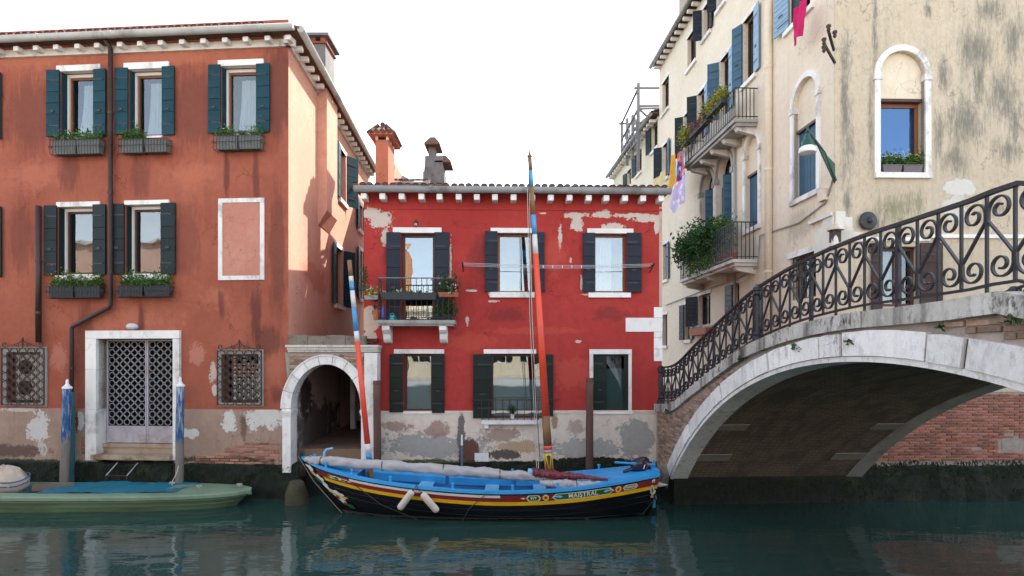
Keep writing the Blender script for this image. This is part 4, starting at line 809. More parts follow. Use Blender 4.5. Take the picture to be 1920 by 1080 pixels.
# brown piles before the red house
m_pile = simple('brown_pile_paint', (.115,.055,.042,1), .75, .25, 4, .4, 18, sx=(3,3,.3), dirt=(.05,.03,.025,1))
for lab, top, bot, Y in (('brown wooden pile standing right of the archway', (707, 714), (708, 868), 14.4), ('brown wooden pile before the small right window of the red house', (1105.5, 709), (1105.5, 880), 14.45)):
    T = pole(lab, top, bot, Y, .093, False, m_pile, 'mooring_pile', 'brown piles'); b_ = P3(*top, Y); part('top_band', MB().tube([(b_.x, b_.y, b_.z-.08), (b_.x, b_.y, b_.z+.005)], .098, 12), m_pile, T)
u, z_ = FR.at(866, 862, -.2); T = thing('marker_post', 'thin blue and white post before the plinth left of the middle window', 'post', FR.W(u,-.2,.3), None, FR.ang)
part('shaft', MB().tube([(u,-.2,-.4),(u,-.2,FR.z(866,835,-.2))], .03, 8), simple('faded_blue_post', (.10,.14,.22,1), .7, .4, 8), T, FR.M); part('tip', MB().tube([(u,-.2,FR.z(866,835,-.2)),(u,-.2,FR.z(866,815,-.2))], [.028,.02], 8), m_cap, T, FR.M)
# ================================================================== the painted sailing boat
BX, BY, BL = -4.70, 13.15, 7.86
HB = [(0,.03),(.04,.22),(.1,.44),(.2,.68),(.35,.87),(.5,.95),(.65,.94),(.8,.86),(.92,.72),(1,.58)]
SHR = [(0,1.22),(.04,1.10),(.1,.99),(.2,.86),(.33,.745),(.5,.655),(.62,.645),(.75,.69),(.88,.80),(1,.93)]
KEEL = [(0,.05),(.06,-.1),(.2,-.25),(.8,-.25),(1,-.05)]
SEC = [(0,.30),(.15,.60),(.35,.80),(.6,.92),(1,1.0)]
def hull(t, v, side=-1, off=0.):
    """point on the hull: t bow to stern, v keel to gunwale, side -1 towards the camera"""
    z = lerp(interp(KEEL, t), sinterp(SHR, t), v); x = lerp(.85*max(0, 1-v)**1.25, BL-.16*(1-v), t)
    return Vector((BX+x, BY+side*(sinterp(HB, t)*sinterp(SEC, v)+off), z))
def hv(t, h): return 1-h/(sinterp(SHR, t)-interp(KEEL, t))
def band(t0, t1, h0, h1, off, n=60, ends=0.):
    """strip on the near side between heights h0,h1 below the gunwale"""
    g0, g1 = [], []
    for i in range(n+1):
        t = lerp(t0, t1, i/n); g0.append(hull(t, hv(t, h0), -1, off)); g1.append(hull(t, hv(t, h1), -1, off))
    return MB().loft([g0, g1], False)
def gloss(name, c, rough=.3, var=.08): return simple(name, c, rough, var, 3, .05, 30, 0, .5, (1,1,1), sh(c, .6), .3)
m_blk = gloss('black_hull_paint', (.006,.006,.008,1), .22); m_yel = gloss('yellow_paint', (.72,.40,.01,1)); m_mar = gloss('maroon_paint', (.20,.018,.018,1)); m_wht = gloss('white_paint', (.68,.64,.58,1))
m_blue = gloss('sky_blue_paint', (.035,.33,.70,1), .4, .15); m_lblue = gloss('light_blue_paint', (.20,.52,.80,1), .35); m_grn = gloss('green_paint', (.015,.10,.035,1)); m_cream = gloss('cream_paint', (.75,.68,.42,1))
m_sail = simple('grey_sail_cover', (.40,.375,.365,1), .85, .12, 4, .5, 14); m_rope = simple('dark_rope', (.05,.045,.04,1), .9); m_ropel = simple('pale_rope', (.5,.46,.4,1), .9)
SB = thing('sailing_boat', 'black hulled sailing boat with blue deck, red masts and furled grey sails', 'boat', (BX+BL/2, BY, 0))
nt, nv = 48, 12; m = MB(); rows = []
for i in range(nt+1):
    t = i/nt; rows.append([hull(t, v/nv, -1) for v in range(nv, -1, -1)] + [hull(t, v/nv, 1) for v in range(nv+1)])
m.loft(rows, False); m.poly(*[rows[-1][k] for k in range(len(rows[-1])-1, -1, -1)]); part('hull', m, m_blk, SB, smooth=False)
ho = bpy.data.objects[-1] if False else None
# inner shell, floor, decks, gunwale
m = MB(); fl = []
for i in range(nt+1):
    t = lerp(.02, .985, i/nt); r = []
    for k in range(6): v = lerp(1, .52, k/5); p = hull(t, v, -1, -.045); r.append(p)
    q = [Vector((p.x, 2*BY-p.y, p.z)) for p in reversed(r)]; fl.append(r+q)
m.loft(fl, False); part('inner_planking', m, m_blue, SB)
for s in (-1, 1):
    rr = [[hull(t, 1, s, .02)+Vector((0,0,dz)) if o == 0 else hull(t, 1, s, -.09)+Vector((0,0,dz)) for o, dz in ((0,-.03),(0,.03),(1,.03),(1,-.03))] for t in [i/50 for i in range(51)]]
    part('gunwale', MB().loft(rr), m_blue, SB)
def deck(t0, t1, dz, inset, crown=.05, n=16):
    g = []
    for i in range(n+1):
        t = lerp(t0, t1, i/n); a = hull(t, 1, -1, -inset); b = hull(t, 1, 1, -inset); g.append([a.lerp(b, k/6)+Vector((0,0,dz+crown*(1-(k/3-1)**2))) for k in range(7)])
    return MB().loft(g, False)
part('fore_deck', deck(.0, .17, -.02, .03), m_blue, SB, smooth=True); part('aft_deck', deck(.78, 1., .0, .03, .07), m_blue, SB, smooth=True)
for t0, t1 in ((.33, .37), (.52, .56), (.66, .70)): part('thwart', deck(t0, t1, -.16, .06, 0, 3), m_lblue, SB)
for t0, t1 in ((.17, .40), (.41, .60), (.61, .775)):
    g = [[hull(t, 1, -1, -.09)+Vector((0,0,-.015)), hull(t, 1, -1, -.42)+Vector((0,0,-.05)), hull(t, 1, -1, -.42)+Vector((0,0,-.12))] for t in [lerp(t0, t1, i/10) for i in range(11)]]
    part('side_deck', MB().loft(g, False), m_lblue if t0 < .5 else m_blue, SB)
    g = [[hull(t, 1, 1, -.09)+Vector((0,0,.0)), hull(t, 1, 1, -.35)+Vector((0,0,-.04)), hull(t, 1, 1, -.35)+Vector((0,0,-.2))] for t in [lerp(t0, t1, i/10) for i in range(11)]]
    part('side_deck', MB().loft(g, False), m_blue, SB)
for t in (.03, .08, .16, .27, .44, .6, .72, .86, .97):
    for s in (-1, 1):
        p = hull(t, 1, s, -.05); part('cleat', MB().lathe([(.028,.0),(.024,.09),(.036,.10),(.036,.13),(.01,.135)], p+Vector((0,0,.02)), 8), m_blue, SB)
a = hull(.055, 1, 1, -.1); part('bow_hook', MB().tube([a, a+Vector((0,0,.22)), a+Vector((.05,0,.30)), a+Vector((.2,0,.33))], [.03,.028,.026,.02], 7), m_lblue, SB)
# painted bands
part('waterline_scum', band(.03, .995, 0, 0, .004) if False else MB().loft([[hull(t, (z_-interp(KEEL, t))/(sinterp(SHR, t)-interp(KEEL, t)), -1, .004) for t in [i/60 for i in range(1, 60)]] for z_ in (.07, -.06)], False), simple('waterline_scum', (.05,.055,.04,1), .8, .5, 8, .4, 20, sx=(1,1,3)), SB)
for h_ in (.40, .54): part('plank_seam', MB().tube([hull(t, hv(t, h_), -1, .001) for t in [lerp(.08, .99, i/50) for i in range(51)]], .006, 4), m_blk, SB)
part('rub_strake', band(.055, .995, .03, .062, .012), m_blk, SB)
st = part('maroon_strake', band(.045, 1., .062, .205, .006), m_mar, SB); part('white_stripe', band(.15, .565, .062, .118, .009), m_wht, st); part('yellow_strake', band(.06, 1., .205, .285, .01), m_yel, SB)
def plate(pts, off): return MB().poly(*[hull(t, hv(t, h), -1, off) for t, h in pts])
def tx(px): return (P3(px, 900, 12.35).x-BX)/BL
def hexa(t0, t1, h0, h1, k): hm = (h0+h1)/2; return [(t0, hm), (t0+k, h0), (t1-k, h0), (t1, hm), (t1-k, h1), (t1+0-k, h1), (t0+k, h1)]
def hexplate(name, x0, x1, h0, h1, k, txt, size, dolphins=False):
    t0, t1 = tx(x0), tx(x1); n = 10
    def strip(a, b, c, d, kk, off):
        tm = [lerp(a, b, i/n) for i in range(n+1)]; up, dn = [], []
        for t in tm:
            e = min(1, (t-a)/kk, (b-t)/kk); hm = (c+d)/2; up.append(hull(t, hv(t, lerp(hm, c, max(e,.02))), -1, off)); dn.append(hull(t, hv(t, lerp(hm, d, max(e,.02))), -1, off))
        return MB().loft([up, dn], False)
    n = 16; e1, e2 = .012/BL*1.3, .03/BL
    p = part('name_board', strip(t0, t1, h0, h1, k, .016), m_cream, SB); part('board_field', strip(t0+e1*1.6, t1-e1*1.6, h0+.014, h1-.014, k, .019), m_grn, p)
    cu = bpy.data.curves.new('lettering', 'FONT'); cu.body = txt; cu.size = size; cu.offset = .0026; cu.space_character = 1.08; cu.align_x = 'CENTER'; cu.align_y = 'CENTER'
    o = bpy.data.objects.new('tmp', cu); COL.objects.link(o); bpy.context.view_layer.update(); me = bpy.data.meshes.new_from_object(o.evaluated_get(bpy.context.evaluated_depsgraph_get())); bpy.data.objects.remove(o)
    tc, hc = (t0+t1)/2, (h0+h1)/2
    for v in me.vertices:
        t = tc+v.co.x/BL; v.co = hull(t, hv(t, hc-v.co.y), -1, .023)
    me.name = 'lettering'; put('lettering', me, m_wht, p)
    if dolphins:
        for s in (-1, 1):
            pts = [(-.13,.0),(-.10,.025),(-.04,.036),(.03,.03),(.09,.0),(.13,-.03),(.10,-.006),(.05,.002),(.0,-.002),(-.05,-.012),(-.08,-.03),(-.085,-.006)]
            part('painted_dolphin', MB().poly(*[hull(tc+(s*.56+s*x)/BL, hv(tc+s*.56/BL, hc-y), -1, .022) for x, y in pts]), m_lblue, p)
    return p
hexplate('svt', 985, 1013, .07, .20, .006, 'SVT', .075); hexplate('maistral', 1034, 1152, .064, .205, .010, 'MAISTRAL', .132, True); hexplate('venezia', 1170, 1200, .075, .185, .006, 'VENEZIA', .058)
for px in (1022, 1161):
    t = tx(px); c = [(t+.066*math.cos(a)/BL, .133+.066*math.sin(a)) for a in [i*math.pi/9 for i in range(18)]]; r = part('painted_roundel', plate(c, .017), m_cream, SB)
    part('roundel_field', plate([(t+.052*math.cos(a)/BL, .133+.052*math.sin(a)) for a in [i*math.pi/9 for i in range(18)]], .02), m_yel, r)
    part('roundel_star', plate([(t+(.046 if i % 2 == 0 else .018)*math.cos(i*math.pi/5-math.pi/2)/BL, .133+(.046 if i % 2 == 0 else .018)*math.sin(i*math.pi/5-math.pi/2)) for i in range(10)], .023), m_mar, r)
part('painted_arrow', plate([(tx(974),.13),(tx(980),.11),(tx(984),.13),(tx(980),.15)], .017), m_wht, SB)
# bow ornament: pale foliage and figure painted on the black bow
m_fig = gloss('ornament_ivory', (.78,.74,.66,1)); m_fig2 = gloss('ornament_gold', (.62,.40,.12,1)); m_grn2 = gloss('ornament_green', (.02,.14,.06,1))
def blobpoly(t, h, rt, rh, seed, off=.013, n=13):
    rg = random.Random(seed); return plate([(max(.004, t+rt*math.cos(a)*rg.uniform(.45,1.15)), h+rh*math.sin(a)*rg.uniform(.45,1.15)) for a in [i*2*math.pi/n for i in range(n)]], off)
for k, (t, h, rt, rh, mm) in enumerate([(.012,.17,.010,.12,m_fig),(.016,.27,.008,.06,m_fig2),(.030,.32,.010,.12,m_fig),(.036,.45,.010,.09,m_fig),(.045,.54,.012,.07,m_fig),(.052,.58,.016,.05,m_fig2),(.066,.54,.010,.06,m_fig),(.060,.64,.016,.045,m_fig),(.058,.72,.009,.08,m_fig),(.072,.60,.016,.03,m_fig2),(.062,.80,.008,.05,m_mar),(.075,.80,.010,.06,m_grn2),(.05,.66,.006,.05,m_mar),(.02,.38,.008,.06,m_grn2)]):
    part('painted_flourish', blobpoly(t*1.15+.004, h, rt*1.5, rh*1.15, 40+k, .012+.0015*k), mm, SB)
for k, (t, h, rt, rh, mm) in enumerate([(.095,.13,.03,.055,m_cream),(.12,.135,.025,.05,m_cream),(.085,.12,.01,.03,m_grn),(.105,.14,.012,.03,m_grn),(.128,.14,.009,.025,m_grn)]): part('painted_flourish', blobpoly(t, h, rt, rh, 70+k, .014+.002*k), mm, SB)
part('painted_flourish', plate([(.143,.115),(.155,.135),(.143,.155)], .016), m_wht, SB)
for k, (t, h, mm) in enumerate([(.975,.12,m_mar),(.985,.10,m_fig),(.992,.35,m_fig),(.99,.45,m_fig2)]): part('painted_flourish', blobpoly(t, h, .006, .05, 90+k, .016+.002*k), mm, SB)
sp = [hull(0, v, -1) for v in (0, .3, .6, .85, 1)]; part('stem_post', MB().tube([Vector((p.x-.02, BY, p.z)) for p in sp] + [Vector((sp[-1].x-.06, BY, sp[-1].z+.1))], .045, 6), m_blk, SB)
# masts
def mast(name, foot, top, Y, r0, r1, cols):
    a, b = P3(*foot, Y), P3(*top, Y); P = None
    for k, (q0, q1, mm) in enumerate(cols):
        p0, p1 = a.lerp(b, q0), a.lerp(b, q1); o = part(name if P is None else 'mast_band', MB().tube([p0, p1], [lerp(r0, r1, q0), lerp(r0, r1, q1)], 14), mm, SB if P is None else P, smooth=False)
        for pl_ in o.data.polygons: pl_.use_smooth = len(pl_.vertices) == 4
        P = P or o
    return P, a, b
m_orange = gloss('orange_red_mast', (.74,.075,.03,1), .4); m_mwood = simple('mast_wood', (.20,.11,.045,1), .5, .25, 6, sx=(4,4,.3)); m_mblue = gloss('mast_blue', (.05,.28,.55,1), .4); m_mwhite = gloss('mast_white', (.62,.62,.62,1), .4); m_lav = gloss('mast_lavender', (.35,.33,.45,1))
fy = lambda y: (885-y)/(885-293.)
M1, ma, mb_ = mast('main_mast', (1030,885), (993,293), BY, .098, .045, [(-.14, fy(885), m_mwood), (fy(885), fy(849), m_yel), (fy(849), fy(843), m_lav), (fy(843), fy(835), m_orange), (fy(835), fy(780), m_mwood), (fy(780), fy(476), m_orange), (fy(476), fy(440), m_mwhite), (fy(440), fy(403), m_mblue), (fy(403), fy(350), m_mwood), (fy(350), fy(320), m_mblue), (fy(320), fy(293), m_mwood)])
for s in (-1, 0, 1):
    c0 = ma.lerp(mb_, fy(882)); c1 = ma.lerp(mb_, fy(852)); 
    if s == 0: part('mast_lozenge', MB().poly(c0+Vector((.0,-.103,0)), c1+Vector((.045,-.10,-.02)), c1+Vector((.0,-.106,.0)), c1+Vector((-.045,-.10,-.02))), m_grn, M1)
    else: part('mast_triangle', MB().poly(c0+Vector((s*.015,-.104,0)), c0+Vector((s*.075,-.075,0)), c1+Vector((s*.07,-.077,-.04))), m_mar, M1)
part('masthead', MB().lathe([(.05,0),(.06,.02),(.03,.06),(.012,.14),(.004,.2)], mb_-Vector((0,0,.02)), 10), m_mwood, M1, smooth=True)
f2 = lambda y: (862-y)/(862-488.)
M2, fa, fb = mast('fore_mast', (692,862), (655,488), 13.3, .068, .05, [(-.18, f2(862), m_mwood), (f2(862), f2(850), m_mblue), (f2(850), f2(832), m_mwhite), (f2(832), f2(640), m_orange), (f2(640), f2(621), m_mwhite), (f2(621), f2(576), m_mblue), (f2(576), f2(545), m_mwhite), (f2(545), f2(530), m_mblue), (f2(530), f2(518), m_mwhite), (f2(518), f2(488), m_mwood)])
# rigging
def rope(name, pts, r=.008, mat=None, P=None): return part(name, MB().tube(pts, r, 5), mat or m_rope, P or SB)
for k, (dx0, dx1, mm, r) in enumerate(((-.24,-.03,m_ropel,.009),(-.19,-.02,m_rope,.009),(-.28,-.05,m_ropel,.007))): rope('halyard', [ma+Vector((dx0,-.08,-.1)), ma.lerp(mb_, .5)+Vector((-.17-.025*k,-.04,0)), mb_+Vector((dx1,-.05,-.15-.3*k))], r, mm)
rope('anchor_line', [hull(0,1,-1)+Vector((-.06,-.02,.02)), hull(.0,.6,-1)+Vector((.02,-.08,-.05)), hull(.02,.1,-1)+Vector((.05,-.1,-.1))], .007, m_gutter_d)
rope('mooring_line', [hull(.16,.85,-1,.03), hull(.2,.5,-1,.05)+Vector((.1,0,0)), hull(.3,.2,-1,.06)], .009); rope('mooring_line', [hull(.53,.97,-1,.03), hull(.47,.6,-1,.05), hull(.42,.2,-1,.05)], .009)
rope('stern_line', [hull(.985,.9,-1,.04), hull(.995,.45,-1,.07), hull(.97,.1,-1,.07)], .009)
part('rope_coil', MB().tube([hull(.985,.72,-1,.03)+Vector((.03*math.cos(a),-.02+.004*a,.10*math.sin(a)-.02)) for a in [i*.5 for i in range(40)]], .012, 5), m_ropel, SB)
def bundle(name, label, pts, rad, mat, seed, ties=()):
    """a furled sail: a lumpy tube"""
    rg = random.Random(seed); n = 130; tab = [[(k/(len(pts)-1), p[j]) for k, p in enumerate(pts)] for j in range(3)]; rings = []
    for i in range(n+1):
        s = i/n; c = Vector([sinterp(tab[j], s) for j in range(3)]); r = interp(rad, s); q = []
        for k in range(16):
            a = k*math.pi/8; nn = mnoise.noise((s*16+seed, math.cos(a)*.9+s*2.5, math.sin(a)*.9)); n2 = mnoise.noise((s*55+seed, math.cos(a)*1.8+s*9, math.sin(a)*1.8))
            rr = r*(1+.42*nn+.34*n2); q.append(c+Vector((0, math.cos(a)*rr*1.15, math.sin(a)*rr*.85-(.25*r if math.sin(a) < 0 else 0))))
        rings.append(q)
    T = thing(name, label, 'sail', Vector(pts[0])) if label else SB
    o = part('cloth' if label else name, MB().loft(rings), mat, T, smooth=True)
    for s in ties:
        c = Vector([sinterp(tab[j], s) for j in range(3)]); r = interp(rad, s); part('tie', MB().tube([c+Vector((0, math.cos(a)*r*1.3, math.sin(a)*r*1.05-.02)) for a in [i*math.pi/6 for i in range(13)]], .008, 4), m_rope, o)
    return o
def pp(px, py, Y): return tuple(P3(px, py, Y))
bundle('furled_sail', None, [pp(572,861,13.05), pp(620,864,12.95), pp(720,871,12.85), pp(820,878,12.85), pp(920,886,12.9), pp(1000,893,12.95), pp(1062,899,12.95)], [(0,.05),(.05,.085),(.3,.105),(.6,.11),(.9,.095),(1,.07)], m_sail, 3, (.12,.33,.52,.7,.88))
bundle('furled_sail', None, [pp(1012,904,12.75), pp(1070,908,12.65), pp(1120,911,12.55), pp(1160,909,12.55), pp(1195,907,12.6)], [(0,.05),(.2,.11),(.5,.10),(.8,.06),(1,.03)], m_sail, 9, (.3,.6,.85))
bundle('red_furled_sail', None, [pp(998,884,12.9), pp(1040,889,12.8), pp(1090,893,12.7), pp(1140,899,12.6)], [(0,.085),(.1,.09),(.5,.075),(1,.02)], gloss('red_sail_cover', (.17,.022,.03,1), .5), 5, (.1,.5))
part('boom_end', MB().tube([P3(991,884,12.95), P3(1006,885,12.9)], .07, 10), m_lblue, SB)
part('sprit', MB().tube([P3(1150,903,12.6), P3(1215,906,12.65), P3(1238,909,12.68), P3(1253,909,12.7)], [.03,.045,.05,.004], 8), simple('pale_spar', (.42,.42,.43,1), .6), SB)
p = hull(1., .5, 0)
part('rudder', MB().box(BX+BL-.02, BX+BL+.05, BY-.03, BY+.03, .1, 1.12), m_blue, SB); part('transom_cap', MB().box(BX+BL-.09, BX+BL+.03, BY-.5, BY+.5, .90, 1.02), m_blue, SB)
part('tiller', MB().tube([(BX+BL, BY-.15, 1.08), (BX+BL-.9, BY-.25, 1.15)], .025, 6), m_blue, SB)
# fenders hang on the near side
m_fend = simple('dirty_white_fender', (.62,.55,.46,1), .6, .1, 5, .2, 30, dirt=(.35,.26,.19,1), dirtamt=.4)
for lab, p0, p1 in (('dirty white fender on the near hull, the left of the two, leaning left', (774,920), (748,955)), ('dirty white fender on the near hull, the right of the two, leaning right', (791,925), (821,960))):
    a, b = P3(*p0, 12.1), P3(*p1, 12.17); d = (b-a); T = thing('fender', lab, 'fender', a, 'boat fenders')
    prof = [(0,.02),(.03,.045),(.08,.068),(.15,.074),(.85,.074),(.92,.068),(.97,.045),(1,.015)]
    part('body', MB().tube([a+d*k for k, _ in prof], [r for _, r in prof], 14), m_fend, T, smooth=True); part('eye', MB().tube([a-d*.06, a+d*.04], .018, 6), m_rope, T); c = hull(tx(782), 1, -1, .03); part('lanyard', MB().tube([a-d*.04, a.lerp(c, .5)+Vector((0,-.02,0)), c+Vector((0,0,.05))], .009, 5), m_rope, T)
# outboard motor
o = P3(1203, 872, 13.05); T = thing('outboard_motor', 'dark navy outboard motor tilted up at the stern of the sailing boat', 'motor', o)
m_cowl = gloss('navy_cowl', (.012,.014,.03,1), .25)
cw = MB().loft([[tuple(o+Matrix.Rotation(R(-18), 3, 'Y') @ Vector((a*k, b_*k, z_))) for a, b_ in [(.20*math.cos(q)*(1.0 if math.cos(q) > 0 else 1.25), .15*math.sin(q)) for q in [i*math.pi/8 for i in range(16)]]] for z_, k in ((-.12,.75),(-.08,.95),(.0,1.),(.08,.98),(.14,.8),(.17,.45))])
part('cowl', cw, m_cowl, T, smooth=True); part('cowl_stripe', MB().tube([o+Vector((.06,-.145,-.08)), o+Vector((.10,-.15,.0)), o+Vector((.06,-.14,.1))], .012, 5), m_mar, T); part('stripe', MB().tube([o+Vector((.01,-.152,-.06)), o+Vector((.04,-.154,.04))], .010, 5), m_wht, T)
part('tiller_arm', MB().tube([o+Vector((-.15,-.02,-.06)), o+Vector((-.42,-.05,-.14))], [.045,.03], 8), m_cowl, T); part('shaft', MB().tube([o+Vector((.05,0,-.12)), o+Vector((.22,0,-.45)), o+Vector((.3,0,-.75))], [.09,.06,.05], 8), m_cowl, T); part('clamp', MB().box(o.x-.02, o.x+.12, o.y-.1, o.y+.1, o.z-.25, o.z-.1), m_iron, T)
# ================================================================== the green open boat
GX, GY, GL = -6.12, 13.8, 7.6
GHB = [(0,.05),(.02,.24),(.06,.42),(.12,.56),(.25,.70),(.5,.76),(1,.74)]; GSH = [(0,.36),(.1,.35),(.3,.35),(.6,.36),(1,.40)]
def gh(t, v, s, off=0.):
    z = lerp(-.15, sinterp(GSH, t), v); x = GX-lerp(.5*(1-v), GL, t)
    return Vector((x, GY-t*.12+s*(sinterp(GHB, t)*lerp(.80, 1., v)+off), z))
m_gb = simple('green_gelcoat', (.17,.25,.165,1), .5, .12, 1.5, .1, 20, 0, .5, (1,1,1), (.06,.12,.06,1), .4); m_gb2 = simple('green_topside', (.11,.18,.10,1), .5, .2, 1.2, .1, 20, 0, .4, (.4,1,3), (.05,.06,.02,1), .7); m_tq = simple('teal_tarpaulin', (.008,.14,.20,1), .55, .25, 3, .6, 9); m_tq2 = simple('dark_teal_floor', (.01,.10,.11,1), .6, .3, 3)
GB = thing('green_boat', 'low green open boat with teal cover moored before the lattice door', 'boat', (GX-GL/2, GY, 0))
n = 40; rows = [[gh(i/n, v/6, -1) for v in range(6, -1, -1)]+[gh(i/n, v/6, 1) for v in range(7)] for i in range(n+1)]; m = MB(); m.loft(rows, False); m.poly(*reversed(rows[0])); m.poly(*rows[-1]); part('hull', m, m_gb2, GB)
for s in (-1, 1):
    w_in = .22 if s < 0 else .14
    rr = []
    for i in range(n+1):
        t = i/n; a = gh(t, 1, s, .03); b = gh(t, 1, s, -min(w_in, sinterp(GHB, t)*.9)); rr.append([a+Vector((0,0,-.07)), a+Vector((0,0,-.005)), a+Vector((0,-s*.03,.02)), b+Vector((0,0,.045)), b+Vector((0,0,-.12))])
    part('side_deck', MB().loft(rr, False), m_gb, GB, smooth=False)
g = []
for i in range(13):
    t = lerp(.004, .25, i/12); a, b = gh(t, 1, -1, -.02), gh(t, 1, 1, -.02); g.append([a.lerp(b, k/6)+Vector((0,0,.02+.045*(1-(k/3-1)**2)*min(1, t*9))) for k in range(7)])
part('fore_deck', MB().loft(g, False), m_gb, GB, smooth=True)
g = []; rg = random.Random(6)
for i in range(25):
    t = lerp(.20, .60, i/24); a, b = gh(t, 1, -1, -.20), gh(t, 1, 1, -.13); g.append([a.lerp(b, k/8)+Vector((0,0,.05+.03*math.sin(k*.8+t*30)*rg.random()+.02*rg.random())) for k in range(9)])
part('cover', MB().loft(g, False), m_tq, GB, smooth=True)
m = MB(); g = [[gh(t, .5, -1, -.1), gh(t, .5, 1, -.1)] for t in [lerp(.4, .99, i/10) for i in range(11)]]; m.loft(g, False); part('floor', m, m_tq2, GB)
g = [[gh(t, .95, 1, -.13), gh(t, .4, 1, -.16)] for t in [lerp(.5, .99, i/10) for i in range(11)]]; part('inner_side', MB().loft(g, False), m_tq2, GB)
p0, p1 = P3(60, 915, 13.6), P3(140, 911, 13.9); part('plank', MB().tube([p0, p1], .07, 4, True, .02), simple('weathered_plank', (.16,.11,.085,1), .9), GB)
for px, py, Y in ((449,908,13.75),(323,905,13.3),(374,911,13.4)):
    q = P3(px, py, Y); part('cleat', MB().box(q.x-.06, q.x+.06, q.y-.02, q.y+.02, q.z-.02, q.z+.02).tube([q-Vector((0,0,.06)), q], .015, 5), m_grey, GB)
part('rubbing_strake', MB().tube([gh(i/n, .78, -1, .015) for i in range(n+1)], .018, 5), m_gb, GB); part('lower_strake', MB().tube([gh(i/n, .55, -1, .01) for i in range(n+1)], .012, 5), m_gb2, GB)
rope('bow_line', [P3(323,903,13.3), P3(330,890,13.9), Vector((P3(338,880,14.3).x, 14.25, .85))], .01, m_ropel, GB)
# cloth bundle lying in it
rg = random.Random(12); rings = []; c = P3(8, 912, 13.7)
for zz, k in ((-.12,.9),(.02,1.05),(.16,1.),(.30,.88),(.42,.62),(.48,.25)):
    rings.append([(c.x+.48*k*math.cos(a)*(1+.25*mnoise.noise((math.cos(a)*2, math.sin(a)*2, zz*5))), c.y+.35*k*math.sin(a)*(1+.25*mnoise.noise((math.cos(a)*3+5, math.sin(a)*3, zz*7))), c.z+zz+.07*mnoise.noise((math.cos(a)*3, math.sin(a)*3, zz*3))) for a in [i*math.pi/14 for i in range(28)]])
T = thing('cloth_bundle', 'crumpled beige canvas bundle tied with blue cord in the green boat', 'bundle', c); part('canvas', MB().loft(rings), simple('beige_canvas', (.50,.42,.33,1), .9, .2, 4, .9, 12, dirt=(.25,.13,.09,1), dirtamt=.5), T, smooth=True)
for dz in (.1, .2): part('cord', MB().tube([(c.x+.52*math.cos(a), c.y+.38*math.sin(a), c.z+dz+.06*math.sin(a*2)) for a in [i*math.pi/12 for i in range(25)]], .016, 5), simple('blue_cord', (.06,.13,.25,1), .8), T)
# ================================================================== the bridge
BA = -math.pi/2+.0545; FW = Fr(3.71, 15.0, BA); BW = 4.55       # west face; local x runs towards the near bank, y east
BR = thing('arched_bridge', 'white stone and brick arched bridge with iron scroll railing', 'bridge', FW.W(8, 2, 0), None, BA)
UC, RA = 8.02, 9.7; ZC = 3.38; th = .36; zcen = ZC-RA
us0 = UC-math.sqrt(RA**2-(.60-zcen)**2); AM = math.acos((UC-us0)/RA)       # springing
ang = lambda u: math.acos((UC-u)/RA)
def apt(a, e=0.): return (UC-(RA+e)*math.cos(a), zcen+(RA+e)*math.sin(a))
a0, a1 = AM, math.pi-AM
COP = [FW.at(x, y) for x, y in ((1232,757),(1262,757),(1300,727),(1350,688),(1395,655),(1425,639),(1500,611),(1600,588),(1700,575),(1800,562),(1920,547))]
ctab = [(u, z) for u, z in COP]; umx = ctab[-1][0]; ctab += [(2*UC-u, z) for u, z in reversed(ctab) if 2*UC-u > umx+.3]
ctop = lambda u: sinterp(ctab, u); CH = .19
m_vous = plaster('bridge_voussoir_stone', (.76,.75,.725,1), (.83,.82,.80,1), (.36,.35,.325,1), nscale=1.1, streak=.5, bump=.9, rough=.8, objvar=.10, grime=.55); m_cop = plaster('bridge_coping_stone', (.46,.44,.40,1), (.58,.56,.52,1), (.06,.056,.05,1), nscale=1.2, streak=.95, bump=.9, objvar=.10, grime=.9, sthr=.44)
# voussoirs on both faces: long and short stones by turns
cuts = []; s = a0; k = 0; stp = (1.36/RA, .46/RA)
while s < a1-.03: e = min(a1, s+stp[k % 2]); cuts.append((s, e, k % 2)); s = e; k += 1
for y0, y1, yl in ((-.07, .35, -.10), (BW-.35, BW+.07, None)):
    for s, e, sm in cuts:
        g = .0016+.0006*(k%2); n = 3 if sm else 6; pr = .015 if sm else 0
        pts = [apt(lerp(s+g, e-g, i/n), .07) for i in range(n+1)]+[apt(lerp(e-g, s+g, i/n), th-.012*sm+RNG.uniform(-.008, .008)) for i in range(n+1)]
        v = part('voussoir', MB().prism(pts, y0-(pr if y0 < 1 else 0), y1+(pr if y0 > 1 else 0)), m_vous, BR, FW.M)
        pts = [apt(lerp(s, e, i/n)) for i in range(n+1)]+[apt(lerp(e, s, i/n), .064) for i in range(n+1)]
        part('archivolt', MB().prism(pts, y0+(.022 if y0 < 1 else -.0), y1-(.022 if y0 > 1 else 0)), m_vous if y0 < 1 else m_grey, v, FW.M)
part('joint_bed', MB().prism([apt(lerp(a0, a1, i/60), .075) for i in range(61)]+[apt(lerp(a1, a0, i/60), th-.02) for i in range(61)], -.045, .3), simple('dark_joint', (.07,.06,.05,1), .95), BR, FW.M)
